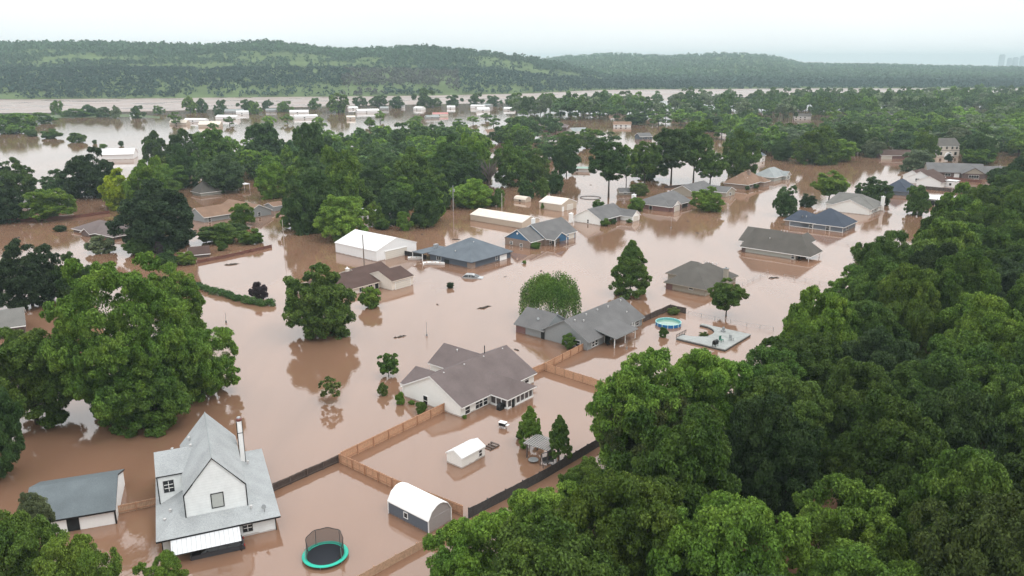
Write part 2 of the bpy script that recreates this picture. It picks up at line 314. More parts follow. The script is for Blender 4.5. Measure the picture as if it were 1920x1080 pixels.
def far_wood():
    rg = np.random.RandomState(5); out = []; tint = []
    for (n, lo, hi, rmin, rmax, pw) in ((34000, 1085, 2050, 2.2, 4.8, 1.0), (17000, 1650, 3600, 4.5, 8.0, 1.25)):
        px = rg.uniform(-60, 1985, n); y = lo+(hi-lo)*rg.rand(n)**pw; x = (px-960)/1548*y
        foot = np.vectorize(ydist)(interp(px, footp)); ok = y > foot+12
        z = terrain(px, y); t = (y-foot)
        # meadows and cleared strips on the left hill, grass bank at its foot
        m = nz2(x, y*1.6, .010, 11); m2 = nz2(x, y, .006, 21)
        mead = (px < 1150) & (t > 235) & (t < 400) & (m > -.15) & (px > 60)
        mead |= (px < 1000) & (t > 400) & (t < 700) & (m > .22)
        mead |= (px > 330) & (px < 1000) & (t < 60) & (nz2(x, y, .03, 4) > -.1)
        mead |= (px > 640) & (px < 900) & (t < 170) & (m > .3)
        ok &= ~(mead & (rg.rand(n) < np.where(t < 80, .7, .92)))
        px, y, x, z, t, m2 = px[ok], y[ok], x[ok], z[ok], t[ok], m2[ok]; k = len(px); r = rg.uniform(rmin, rmax, k)
        cent = np.stack([x, y, z+r*.75], -1); out.append(leaf_cloud(cent, r, 10, r*.8, rg, .9))
        up = np.clip((t-200)/400, 0, 1)[:, None]; c = np.array([.020,.044,.034])*(1-up)+np.array([.050,.094,.042])*up
        bare = ((px > 640) & (px < 860) & (t < 220) & (m2 > .1))[:, None]; c = np.where(bare, np.array([.060,.058,.052]), c)
        c = c*(1+.35*m2[:, None])*rg.uniform(.85, 1.18, (k, 1)); tint.append(np.repeat(np.concatenate([c, np.ones((k, 1))], 1), 40, 0))
    q = np.concatenate(out); me = quads_mesh('far_wood', q); me.materials.clear(); me.materials.append(M_leaft)
    at = me.color_attributes.new('tint', 'FLOAT_COLOR', 'POINT'); at.data.foreach_set('color', np.concatenate(tint).astype(np.float32).ravel())
    o = bpy.data.objects.new('far_wood', me); COL.objects.link(o); tag(o, 'hazy dark green wood covering the hills beyond the river', 'wood', kind='stuff')
far_wood()
# cut banks and lanes on the hill: pale roofs far off are built with the buildings

# haze: one closed box of air round the whole scene
def haze():
    b = MB().box(-6500, 6500, -60, 9500, -5, 150); m = bpy.data.materials.new('haze_air'); m.use_nodes = True; t = m.node_tree; t.nodes.clear()
    o = N(t, 'ShaderNodeOutputMaterial'); v = N(t, 'ShaderNodeVolumePrincipled'); v.inputs['Color'].default_value = (.62, .79, .83, 1)
    v.inputs['Density'].default_value = 0.00017; v.inputs['Anisotropy'].default_value = 0.0
    t.links.new(v.outputs[0], o.inputs['Volume']); h = b.build('haze', m); tag(h, kind='stuff')
    for p in (): pass
haze()
def bank():
    b = MB(); T_ = [(-300,226),(60,222),(250,219),(300,222)]; U_ = [(-300,214),(60,215),(250,214),(300,219)]
    for (a, c), (d, e) in zip(zip(T_, T_[1:]), zip(U_, U_[1:])):
        A, B_, C_, D_ = G(*a), G(*c), G(*e), G(*d); top = lambda q, r: ((q.x+r.x)/2, (q.y+r.y)/2, 1.0)
        b.poly([A, B_, top(B_, C_), top(A, D_)]); b.poly([D_, C_, top(C_, B_), top(D_, A)])
    tag(b.build('lake_bank', mat('bank_grass', (.075,.105,.045), var=.3, scale=.2)), kind='structure')
bank()

# ------------------------------------------------------------------ building kit
def gable_roof(b, x0, x1, y0, y1, e, r, ov, og, along, th=.13, steep_end=False):
    """solid gable slab; material 0 covering, 1 trim"""
    yc = (y0+y1)/2; s = (r-e)/(yc-y0); a0 = y0-ov; a1 = y1+ov; ze = e-s*ov
    X0 = x0-og; X1 = x1+og
    def P(x, y, z): return (x, y, z) if along == 'x' else (y, x, z)
    for (ya, za, yb, zb) in ((a0, ze, yc, r), (a1, ze, yc, r)):
        b.poly([P(X0,ya,za+.05),P(X1,ya,za+.05),P(X1,yb,zb+.05),P(X0,yb,zb+.05)], 0)
        b.poly([P(X0,ya,za-th),P(X1,ya,za-th),P(X1,yb,zb-th),P(X0,yb,zb-th)], 1)
        b.poly([P(X0,ya,za-th),P(X1,ya,za-th),P(X1,ya,za+.05),P(X0,ya,za+.05)], 1)
        for X in (X0, X1): b.poly([P(X,ya,za-th),P(X,yb,zb-th),P(X,yb,zb+.05),P(X,ya,za+.05)], 1)
def hip_roof(b, x0, x1, y0, y1, e, r, ov, along, th=.13, h0=1.0, h1=1.0):
    """hip slab; h0/h1 how far each end is hipped (1 = full, 0 = gable)"""
    if along == 'y':
        def P(x, y, z): return (y, x, z)
        x0, x1, y0, y1 = y0, y1, x0, x1
    else:
        def P(x, y, z): return (x, y, z)
    yc = (y0+y1)/2; hw = yc-y0; s = (r-e)/hw; X0, X1, Y0, Y1 = x0-ov, x1+ov, y0-ov, y1+ov; ze = e-s*ov
    ra = min(X0+(hw+ov)*h0, (X0+X1)/2); rb = max(X1-(hw+ov)*h1, (X0+X1)/2+.001)
    A, B, C, D = (X0,Y0,ze), (X1,Y0,ze), (X1,Y1,ze), (X0,Y1,ze); R0, R1 = (ra,yc,r), (rb,yc,r)
    def up(p, d): return P(p[0], p[1], p[2]+d)
    for q in ((A,B,R1,R0), (C,D,R0,R1), (D,A,R0), (B,C,R1)): b.poly([up(p, .05) for p in q], 0)
    for q in ((A,B), (B,C), (C,D), (D,A)): b.poly([up(q[0],-th), up(q[1],-th), up(q[1],.05), up(q[0],.05)], 1)
    b.poly([up(p, -th) for p in (A,B,C,D)], 1)
def gambrel_roof(b, x0, x1, y0, y1, e, r, ov):
    yc = (y0+y1)/2; h = yc-y0
    prof = [(y0-ov,e-.1),(y0+h*.28,e+(r-e)*.62),(y0+h*.7,e+(r-e)*.93),(yc,r),(y1-h*.7,e+(r-e)*.93),(y1-h*.28,e+(r-e)*.62),(y1+ov,e-.1)]
    out = [(a, z+.04) for a, z in prof]; inn = [(a, z-.06) for a, z in prof][::-1]
    pr = out+inn; n = len(b.v); k = len(pr)
    for x in (x0-.1, x1+.1):
        for a, z in pr: b.v.append((x, a, z))
    for j in range(k): b.f.append((n+j, n+(j+1)%k, n+k+(j+1)%k, n+k+j)); b.m.append(0 if j < 6 else 1)
    for j in range(6):
        for o in (0, k): b.f.append((n+o+j, n+o+j+1, n+o+k-2-j, n+o+k-1-j)); b.m.append(1)
    return prof
def house(name, label, cat, A, th, wings, wall, roof, trim='paint', gable=None, group=None, z=0.0):
    """A: (px,py) or (px,py,z) of the near corner; wings in metres in the house's own frame"""
    p = G(*A); root = thing(name, label, cat, (p.x, p.y, z), math.radians(th), group)
    wb = MB(); rb = MB(); gm = gable or wall; names = []
    for w in wings:
        x0, x1, y0, y1, e, r, t = w[:7]; o = w[7] if len(w) > 7 else {}
        ov = o.get('ov', .45); k = 1.5
        if not o.get('open'):
            wb.box(x0, x1, y0, y1, -k, e-.04, 0)
        if t == 'gx':
            gable_roof(rb, x0, x1, y0, y1, e, r, ov, o.get('og', .3), 'x')
            if not o.get('open'): wb.prism([(y0, e-.05), (y1, e-.05), ((y0+y1)/2, r-.04)], x0-.012, x1+.012, 'x', 1)
        elif t == 'gy':
            gable_roof(rb, y0, y1, x0, x1, e, r, ov, o.get('og', .3), 'y')
            if not o.get('open'): wb.prism([(x0, e-.05), (x1, e-.05), ((x0+x1)/2, r-.04)], y0-.012, y1+.012, 'y', 1)
        elif t in ('hx', 'hy'):
            hip_roof(rb, x0, x1, y0, y1, e, r, ov, t[1], h0=o.get('h0', 1), h1=o.get('h1', 1))
            for hh, at in ((o.get('h0', 1), 0), (o.get('h1', 1), 1)):
                if hh == 0:
                    if t == 'hx': wb.prism([(y0, e-.05), (y1, e-.05), ((y0+y1)/2, r-.06)], (x0, x1-.2)[at], (x0+.2, x1)[at], 'x', 1)
                    else: wb.prism([(x0, e-.05), (x1, e-.05), ((x0+x1)/2, r-.06)], (y0, y1-.2)[at], (y0+.2, y1)[at], 'y', 1)
        elif t == 'flat':
            rb.box(x0-ov, x1+ov, y0-ov, y1+ov, e-.04, e+.12, 0)
        elif t == 'shed':                        # o['lo'], o['hi']: height at y0 and y1
            lo, hi = o['lo'], o['hi']; Y0, Y1 = y0-ov*.5, y1
            rb.poly([(x0,Y0,lo+.05),(x1,Y0,lo+.05),(x1,Y1,hi+.05),(x0,Y1,hi+.05)], 0); rb.poly([(x0,Y0,lo-.1),(x1,Y0,lo-.1),(x1,Y1,hi-.1),(x0,Y1,hi-.1)], 1)
            rb.poly([(x0,Y0,lo-.1),(x1,Y0,lo-.1),(x1,Y0,lo+.05),(x0,Y0,lo+.05)], 1)
            for X in (x0, x1): rb.poly([(X,Y0,lo-.1),(X,Y1,hi-.1),(X,Y1,hi+.05),(X,Y0,lo+.05)], 1)
        elif t == 'gambrel':
            pf = gambrel_roof(rb, x0, x1, y0, y1, e, r, ov); wb.prism([(a, zz-.05) for a, zz in pf][::-1], x0, x1, 'x', 1)
    if wb.v: wb.build('wall', [W_.get(wall, wall) if isinstance(wall, str) else wall, W_[gm]], root)
    root['_roof'] = 1
    ro = rb.build('roof', [R_[roof] if isinstance(roof, str) else roof, W_[trim]], root); del root['_roof']
    return root, ro
def bar_frame(b, w, h, t=.07, d=.05):
    b.box(-w/2-t, -w/2, -d, .0, -t, h+t); b.box(w/2, w/2+t, -d, .0, -t, h+t); b.box(-w/2, w/2, -d, .0, -t, 0); b.box(-w/2, w/2, -d, .0, h, h+t)
def place_face(o, face, c, a, z):
    """put a part built facing -y on a wall: face '-y','+y','-x','+x' at coordinate c, centred at a, sill at z"""
    if face == '-y': o.location = (a, c, z)
    elif face == '+y': o.location = (a, c, z); o.rotation_euler = (0, 0, PI)
    elif face == '-x': o.location = (c, a, z); o.rotation_euler = (0, 0, -PI/2)
    else: o.location = (c, a, z); o.rotation_euler = (0, 0, PI/2)
def window(root, face, c, a, z, w=.9, h=1.0, mx_=1, my=1, fr='paint'):
    b = MB(); bar_frame(b, w, h)
    for i in range(1, mx_+1): x = -w/2+w*i/(mx_+1); b.box(x-.025, x+.025, -.045, 0, 0, h, 1)
    for i in range(1, my+1): q = h*i/(my+1); b.box(-w/2, w/2, -.043, 0, q-.03, q+.03, 1)
    o = b.build('window', [W_[fr], W_['paint']], root); MB().box(-w/2+.002, w/2-.002, -.025, .01, .002, h-.002).build('pane', GL, o); place_face(o, face, c, a, z); return o
def door(root, face, c, a, w=.95, h=1.0, m='dark', name='door', z=-.5, fr='paint'):
    b = MB().box(-w/2, w/2, -.035, .01, 0, h-z, 0); bb = MB(); bar_frame(b, w, h-z, .08, .045)
    b.m = [0]*6+[1]*(len(b.m)-6); o = b.build(name, [W_[m], W_[fr]], root); place_face(o, face, c, a, z); return o
M_gdoor = mat('garage_door_panel', (.60,.56,.50), var=.03, lines=('Z', .45, .18))
def garage_door(root, face, c, a, w, h, z=-.5):
    b = MB().box(-w/2, w/2, -.04, .01, 0, h-z, 0); n = 6; bar_frame(b, w, h-z, .1, .05); b.m = [0]*6+[1]*(len(b.m)-6)
    o = b.build('garage_door', [M_gdoor, W_['paint']], root); place_face(o, face, c, a, z); return o
def chimney(root, x, y, z0, z1, w=.8, d=.6, m='paint', cap='paint'):
    b = MB().box(x-w/2, x+w/2, y-d/2, y+d/2, z0, z1, 0); b.box(x-w/2-.06, x+w/2+.06, y-d/2-.06, y+d/2+.06, z1, z1+.12, 1); b.box(x-.12, x+.12, y-.12, y+.12, z1+.12, z1+.4, 1)
    return b.build('chimney', [W_[m], W_[cap]], root)
M_vent = mat('vent_metal', (.55,.54,.53), rough=.5, var=.05)
VENT = None
def vents(root, pts):
    global VENT
    for x, y, z in pts:
        if VENT is None:
            b = MB().tube([(0,0,-.15),(0,0,.16)], .09, 8); b.tube([(0,0,.16),(0,0,.20),(0,0,.25)], [.15,.15,.05], 8); VENT = b.build('roof_vent', M_vent, root, True); o = VENT
        else: o = VENT.copy(); COL.objects.link(o); o.parent = root
        o.location = (x, y, z)
def dish(root, x, y, z):
    b = MB().tube([(x,y,z-.3),(x,y,z+.25)], .035, 6)
    n = len(b.v); c = Vector((x, y, z+.35)); d = Vector((-.5,-.75,.45)).normalized(); u = d.orthogonal().normalized(); w = d.cross(u)
    pts = [tuple(c+d*.12+(u*math.cos(2*PI*k/14)+w*math.sin(2*PI*k/14))*.25) for k in range(14)]
    bk = [tuple(c+(u*math.cos(2*PI*k/14)+w*math.sin(2*PI*k/14))*.2-d*.02) for k in range(14)]
    b.poly(pts); b.poly(bk)
    for k in range(14): b.poly([pts[k], pts[(k+1)%14], bk[(k+1)%14], bk[k]])
    return b.build('satellite_dish', W_['grey'], root)
def posts(root, pts, h, w=.12, m='paint', name='post'):
    for x, y in pts: MB().box(x-w/2, x+w/2, y-w/2, y+w/2, -1, h).build(name, W_[m], root)
# ------------------------------------------------------------------ the buildings, near to far
T = 50.3; T2 = 140.0
# white farmhouse with steep gable, lower left
H, ro = house('farmhouse', 'tall white farmhouse with steep pale grey gable roof and slim white chimney', 'house', (307,1039), 23.45,
  [(0,10.4,0,14.7,1.85,4.5,'hx',{'ov':.5})], 'gable', 'silver', trim='black')
def farmhouse_upper():
    b = MB(); r = MB()
    x0, x1, xc, y0, y1 = 2.3, 8.05, 5.17, 1.6, 12.7; zk, za = 4.85, 8.25
    pent = [(x0,1.5),(x1,1.5),(x1,zk),(xc,za),(x0,zk)]; b.prism(pent, y0, y1, 'y', 0)
    b.box(-.05, 2.6, 6.2, 11.4, -.5, 5.1, 0); b.prism([(6.2,5.05),(11.4,5.05),(8.8,6.5)], -.05, 2.8, 'x', 0)
    b.build('upper_wall', W_['gable'], H)
    s = (za-zk)/(xc-x0); o = .12
    for sg in (-1, 1):
        xe = xc+sg*(xc-x0+.02 if sg < 0 else x1-xc+.02); q = [(xe, zk), (xc, za)]
        for y_ in ((y0-.14, y1+.2),):
            ya, yb = y_
            P = lambda d: [(xe,ya,zk+d),(xe,yb,zk+d),(xc,yb,za+d),(xc,ya,za+d)]
            r.poly(P(.10), 0); r.poly(P(-.03), 1)
            r.poly([(xe,ya,zk-.03),(xc,ya,za-.03),(xc,ya,za+.10),(xe,ya,zk+.10)], 1); r.poly([(xe,yb,zk-.03),(xc,yb,za-.03),(xc,yb,za+.10),(xe,yb,zk+.10)], 1)
            r.poly([(xe,ya,zk-.03),(xe,yb,zk-.03),(xe,yb,zk+.10),(xe,ya,zk+.10)], 1)
    gable_roof(r, -.1, 5.0, 6.15, 11.45, 5.1, 6.5, .12, .05, 'x', .06)
    r.build('upper_roof', [R_['silver'], W_['black']], H)
    # ridge cap
    MB().tube([(xc,y0-.14,za+.1),(xc,y1+.2,za+.1)], .06, 8).build('ridge_cap', R_['pale'], H)
    for X in (x0, x1): MB().box(X-.05, X+.05, y0-.06, y0-.002, 2.4, zk).build('corner_board', W_['black'], H)
    for pr in ([(x0-.05,zk-.02),(x0+.02,zk-.1),(x0+.95,zk+1.0),(x0+.9,zk+1.1)], [(x1+.05,zk-.02),(x1-.02,zk-.1),(x1-.95,zk+1.05),(x1-.9,zk+1.15)]): MB().prism(pr, y0-.06, y0-.004, 'y').build('barge_board', W_['black'], H)
    for q in ((-.1, 0, 6.12, 6.19, 2.0, 5.0), (10.38, 10.46, -.06, 0.02, -.4, 1.8), (-.06, .02, -.06, .02, -.4, 1.8)): MB().box(*q).build('corner_board', W_['black'], H)
    MB().box(-.05, 2.3, 6.08, 6.19, 4.93, 5.06).build('gutter', W_['black'], H)
farmhouse_upper()
window(H, '-y', 6.2, .95, 3.2, .85, 1.15, 1, 2, 'black'); window(H, '-y', 0, 7.75, .55, .8, 1.05, 1, 2, 'black')
w_ = MB(); bar_frame(w_, 1.05, 1.45, .08, .05); w_ = w_.build('boarded_window', W_['black'], H); MB().box(-.52, .52, -.02, .01, .002, 1.448).build('pane', mat('white_blind', (.42,.44,.42), var=.05), w_); place_face(w_, '-y', 1.6, 5.3, 2.95)
c_ = MB().box(8.2, 8.75, 10.4, 10.95, 2.4, 7.7, 0); c_.box(8.17, 8.78, 10.37, 10.98, 6.3, 6.36, 1)
for X, Y in ((8.2,10.4),(8.75,10.4),(8.2,10.95),(8.75,10.95)): c_.box(X-.03, X+.03, Y-.03, Y+.03, 2.4, 7.72, 1)
c_ = c_.build('chimney', [W_['paint'], W_['black']], H)
MB().tube([(8.47,10.67,7.7),(8.47,10.67,7.95),(8.47,10.67,8.0)], [.33,.33,.2], 12).build('chimney_cap', mat('copper_cap', (.20,.08,.07), rough=.4, metal=.5), c_)
MB().tube([(8.47,10.67,7.98),(8.47,10.67,8.12),(8.47,10.67,8.2)], [.22,.2,.02], 10).build('flue', M_steel, c_)
vents(H, [(1.6,9.3,6.25),(3.4,8.8,6.55),(8.9,9.6,3.1),(8.3,.9,2.55),(.9,3.4,2.5),(.35,2.5,2.1),(3.3,11,6.4)])
MB().tube([(9.5,.35,2.1),(9.5,.35,2.5)], .05, 6).build('vent_pipe', M_steel, H); dish(H, 9.5, .35, 2.25)
# awning + its post + parked truck
aw = MB(); aw.poly([(.75,-2.5,1.15),(6.95,-2.5,1.15),(6.95,-.02,1.62),(.75,-.02,1.62)], 0); aw.poly([(.75,-2.5,1.07),(6.95,-2.5,1.07),(6.95,-.02,1.54),(.75,-.02,1.54)], 1)
aw.poly([(.75,-2.5,1.07),(6.95,-2.5,1.07),(6.95,-2.5,1.15),(.75,-2.5,1.15)], 1)
for X in (.75, 6.95): aw.poly([(X,-2.5,1.07),(X,-.02,1.54),(X,-.02,1.62),(X,-2.5,1.15)], 1)
aw.build('awning', [RV, W_['black']], H); posts(H, [(6.88,-2.4),(.85,-2.4)], 1.1, .09, 'black')
# two-bay outbuilding with grey roof
H, ro = house('outbuilding', 'white outbuilding with charcoal grey roof and a dark open bay beside the farmhouse', 'outbuilding', (151,993), 20,
  [(-4.7,3.3,0,8.4,1.75,3.35,'gx',{'ov':.3,'og':.12})], 'paint', 'seam', trim='black')
door(H, '-y', 0, -.55, .95, 1.7, 'dark', 'open_bay_shade', fr='black'); MB().box(3.2,3.36,-.06,.05,-.4,1.7).build('black_trim', W_['black'], H)  # bay is a flat dark panel, its inner shade put into the colour
# white ranch house with mauve roof
H, ro = house('ranch_house', 'white ranch house with mauve-grey roof, bump-out sunroom and four small roof vents', 'house', (864,783), T,
  [(0,15.6,0,10.9,1.75,4.5,'gx',{'og':.25}), (8.9,15.2,5.6,14.7,1.8,3.75,'gy',{'og':.1}), (.5,6.2,5.0,11.8,1.8,3.3,'gy',{'og':.1,'ov':.3}), (5.85,11.45,-3.15,0,1.75,3.2,'hy',{'h1':-1.2,'ov':.35,'open':1})], 'white', 'mauve')
vents(H, [(2.2,5.2,4.2),(6.3,5.2,4.2),(10.4,5.2,4.2),(14.6,5.2,4.2),(11.4,11.4,3.5)]); MB().tube([(12.0,6.4,3.8),(12.0,6.4,5.3)], .07, 8).build('vent_pipe', W_['black'], H)
window(H, '-y', 0, 1.3, .15, .9, 1.05, 0, 1); window(H, '-y', 0, 3.6, .2, 1.4, 1.15, 1, 1); window(H, '-y', 0, 4.9, .2, .8, 1.1, 0, 1); window(H, '-y', 0, 13.9, .5, .9, .9, 0, 1); window(H, '-x', 0, 6.6, -.1, .8, 1.35, 0, 1)
sr = MB()
for X in np.linspace(5.9, 11.4, 7): sr.box(X-.06, X+.06, -3.15, -3.03, -.5, 1.68)
for Y in np.linspace(-3.0, -.1, 4): sr.box(5.85, 5.97, Y-.06, Y+.06, -.5, 1.68); sr.box(11.33, 11.45, Y-.06, Y+.06, -.5, 1.68)
for za, zb in ((1.55,1.7),(.0,.22)): sr.box(5.84, 11.46, -3.16, -3.0, za, zb); sr.box(5.84, 6.0, -3.0, -.01, za, zb); sr.box(11.3, 11.46, -3.0, -.01, za, zb)
sr = sr.build('sunroom_frame', W_['paint'], H); MB().box(6.0,11.3,-3.0,-2.96,-.5,1.6).box(6.0,6.04,-2.96,-.02,-.5,1.6).box(11.26,11.3,-2.96,-.02,-.5,1.6).build('screen', mat('insect_screen', (.10,.085,.085), var=.1), sr)
door(sr, '-y', -3.17, 7.0, .7, 1.4, 'dark', fr='paint')
MB().box(-.02,.6,.6,1.0,3.3,3.6).build('eave_return', W_['paint'], H) if False else None
# grey ranch house behind it
H, ro = house('ranch_house', 'pale grey ranch house with steel grey roof, dish and shaded patio, by the round pool', 'house', (1101,658), T,
  [(0,17.2,0,9.2,1.8,4.35,'gx',{'og':.3}), (0,6.6,8.8,15.0,1.8,3.75,'gy',{'og':.2}), (3.7,10.6,-2.9,1.8,1.8,2.7,'shed',{'open':1,'lo':1.75,'hi':2.62})], 'grey', 'grey', trim='grey')
vents(H, [(1.6,3.7,4.0),(3.3,3.1,3.65),(5.2,3.9,4.1),(8.6,3.9,4.1),(11.6,3.7,4.0),(16,3.9,4.1),(14.5,1.6,2.75),(4.6,9.6,3.3),(4.4,13.6,3.3)]); dish(H, 1.3, 11.2, 2.5)
window(H, '-y', 0, 1.7, .3, .75, .9, 0, 1); window(H, '-y', 0, 2.6, .3, .75, .9, 0, 1); window(H, '-y', 0, 15.6, .4, .9, .9, 0, 1); window(H, '-x', 0, 2.4, .35, 1.9, 1.0, 1, 1)
door(H, '-x', 0, 9.1, .8, 1.6, 'dark', fr='grey'); door(H, '-y', 0, 6.0, 1.8, 1.5, 'dark', 'patio_door'); posts(H, [(3.95,-2.7),(10.4,-2.7),(7.2,-2.7)], 1.7); MB().box(-.03,-.005,12.9,15.0,-.5,1.7).build('brick_panel', W_['brick'], H)
# brick hip roofed house
H, ro = house('brick_house', 'tan house with brick corner and taupe hip roof, chimney half hidden by a tree', 'house', (1322,556), T2,
  [(0,8.9,-14,0,1.75,4.6,'hy'), (3.5,12.2,-13.6,-6.6,1.8,4.1,'hx')], 'tan', 'taupe', trim='tan')
chimney(H, -.35, -8.2, 0, 4.2, .9, .6, 'tan', 'grey'); vents(H, [(3.4,-9.6,4.4),(4.3,-9.3,4.5),(5.2,-9.8,4.4),(3.0,-10.6,4.2)]); window(H, '+y', 0, 3.2, .9, .9, .5, 0, 0); window(H, '-x', 0, -11.2, .6, 1.0, .8, 1, 0)
[MB().box(*q).build('brick_panel', W_['brick'], H) for q in ((7.4,8.93,-.2,.02,-.5,1.7), (12.0,12.23,-13.5,-6.7,-.5,1.7))]
# taupe roof house with grey garage side
H, ro = house('corner_house', 'pale sage house with steep taupe hip roof and corner porch on thin posts', 'house', (1496,488), T2,
  [(.6,14.2,-7.3,0,1.75,5.3,'hx',{'h1':.5}), (4.5,16.6,-12.4,-5.5,1.8,4.4,'hx',{'h1':.15}), (-2.6,.6,-7.3,0,1.75,2.6,'flat',{'open':1,'ov':.1})], 'sage', 'taupe')
# extend the main roof over the porch as one hip
bpy.data.objects.remove(ro); rb = MB(); hip_roof(rb, -2.6, 14.2, -7.3, 0, 1.75, 5.5, .45, 'x', h1=.45); hip_roof(rb, 4.5, 17.2, -12.8, -5.5, 1.8, 4.6, .4, 'x', h1=.15); gable_roof(rb, -11.0, -3.5, .2, 4.2, 3.1, 4.7, .2, .2, 'y'); rb.build('roof', [R_['taupe'], W_['paint']], H)
vents(H, [(8.0,-1.8,3.9),(7.5,-9.3,4.6),(6.7,-9.3,4.6),(8.2,-9.3,4.6)]); window(H, '+y', 0, 1.3, .15, .7, 1.15, 0, 1); posts(H, [(-2.5,-.1),(-2.5,-7.2)], 1.7, .12); MB().box(13.2,14.22,-.2,.02,-.5,1.7).build('brick_panel', W_['brickd'], H)
door(H, '-x', .6, -2.2, 1.6, 1.5, 'dark'); chimney(H, 17.4, -6.4, -.5, .9, .5, .5, 'dark', 'dark') if False else None
# navy roof house
H, ro = house('blue_grey_house', 'blue-grey sided house with dark navy roof and white window trim', 'house', (1580,436), T2,
  [(0,11.5,-10.8,0,1.8,5.4,'hx'), (8,16.4,-8.4,0,1.82,4.1,'hx',{'h1':.6})], 'steel', 'navy')
vents(H, [(11,-1.6,2.9),(9.5,-3.2,3.9),(5.9,-5.4,5.4)]); dish(H, 12.0, -1.2, 2.6); window(H, '+y', 0, 8.9, .1, .9, 1.3, 0, 1); window(H, '+y', 0, 4.2, .1, .9, 1.3, 0, 1); window(H, '-x', 0, -3.5, .3, 1.6, 1.0, 1, 0)
MB().box(15.2,16.42,-.2,.02,-.5,1.7).build('brick_panel', W_['brickt'], H); t_ = MB()
for X in (.05, 3.5, 8.3, 15.0): t_.box(X-.06, X+.06, .0, .04, -.3, 1.6)
t_.box(.1, 15, .005, .035, 0.0, .1); t_.build('white_trim', W_['paint'], H)
# cream house right of it
H, ro = house('white_house', 'white house with light grey roof and end chimney behind the navy-roofed house', 'house', (1629,404), T2,
  [(0,12.1,-9,0,1.85,4.3,'gy',{'og':.3}), (0,14.5,-15,-4,1.9,4.9,'hx',{'h1':.4})], 'white', 'greige')
bpy.data.objects[H.name]; chimney(H, -.5, -11.5, -.5, 4.4, 1.0, .7, 'white', 'paint'); window(H, '-x', 0, -3.2, .4, .8, 1.0, 0, 1); window(H, '-x', 0, -6, .4, .8, 1.0, 0, 1)
# white metal barn
H, ro = house('metal_barn', 'large white metal barn with low white gable roof', 'barn', (706,491), T, [(0,13,0,15.2,2.6,4.8,'gy',{'ov':.15,'og':.1})], 'metalw', RW)
garage_door(H, '-y', 0, 6.3, 7.0, 1.9); MB().box(2.6,9.9,-.12,-.0,1.95,2.1).build('door_track', W_['paint'], H)
# long tan metal barn
H, ro = house('metal_barn', 'very long low tan metal barn with pale roof', 'barn', (979,429), T2, [(0,20,-7.9,0,1.85,3.1,'gx',{'ov':.12,'og':.08})], 'metalt', RT)
# tan metal garage barn
H, ro = house('metal_barn', 'small tan metal barn with white roller door and pale gable roof', 'barn', (1052,397), T, [(0,8.4,0,8.8,2.3,3.7,'gy',{'ov':.12,'og':.08})], 'metalt', RT)
garage_door(H, '-y', 0, 4.8, 3.0, 1.7); door(H, '-y', 0, 1.0, .9, 1.4, 'paint')
# blue gable house
H, ro = house('blue_gable_house', 'grey-roofed house with bright blue gable over brick and white fascia', 'house', (994,466), T,
  [(0,6,0,8.3,1.9,4.4,'gx',{'og':.3}), (5.3,18.6,-.9,8.8,1.9,4.9,'gx',{'og':.25}), (5.9,11.2,-3.4,1.5,1.9,3.3,'gy',{'og':.25,'open':1})], 'brickt', 'grey', gable='blue')
MB().prism([(5.9,1.85),(11.2,1.85),(8.55,3.25)], -3.4, -3.3, 'y').build('entry_gable', W_['blue'], H); posts(H, [(6.0,-3.3),(11.1,-3.3)], 1.8, .16)
MB().box(11.3,18.2,-.94,-.905,-.5,1.75).build('blue_panel', W_['blue'], H); window(H, '-x', 0, 6.2, .3, .8, .7, 0, 1); window(H, '-x', 0, 2.9, .1, .8, .7, 0, 1)
window(H, '-y', -.9, 7.2, .2, .7, 1.1, 0, 1); window(H, '-y', -.9, 9.6, .2, .9, 1.2, 1, 1); door(H, '-y', -.9, 8.4, .9, 1.5, 'dark'); garage_door(H, '-y', -.95, 16.6, 2.4, 1.4); chimney(H, 9.5, 6.5, 3, 5.4, .8, .8, 'paint', 'paint')
MB().tube([(-.02,4.15,3.35),(-.09,4.15,3.35)], .28, 14).build('gable_vent', W_['paint'], H)
# blue-grey pyramid roof house
H, ro = house('slate_house', 'slate blue house with big blue-grey pyramid roof, parked car out front', 'house', (884,504), T, [(0,14,0,13.4,1.8,5.2,'hx')], 'slate', 'slate', trim='slate')
vents(H, [(6.4,5.1,4.4),(4.0,7.6,3.6),(1.6,6.5,2.9)]); door(H, '-x', 0, 7.8, 1.6, 1.0, 'dark', fr='slate'); window(H, '-x', 0, 10.4, .4, 1.3, 1.0, 1, 0); door(H, '-y', 0, 11.2, 2.4, 1.4, 'paint', 'white_door')
[MB().box(*q).build('brick_panel', W_['brickt'], H) for q in ((-.04,1.3,-.04,-.004,-.5,1.7), (-.04,-.004,-.0,1.3,-.5,1.7))]; window(H, '-y', 0, 8.8, .5, .7, .9, 0, 1)
MB().box(-1.0,1.0,14.6,16.6,-1,2.0).build('carport_post', W_['dark'], H) if False else None
pr = MB().box(-2.2,6.5,13.7,17.2,1.75,1.9).build('carport_roof', R_['slate'], H); posts(H, [(-2.1,13.8),(-2.1,17.1),(6.4,17.1)], 1.75)
MB().box(3.6,4.6,15.0,15.8,1.9,2.9).build('roof_cooler', M_steel, H)
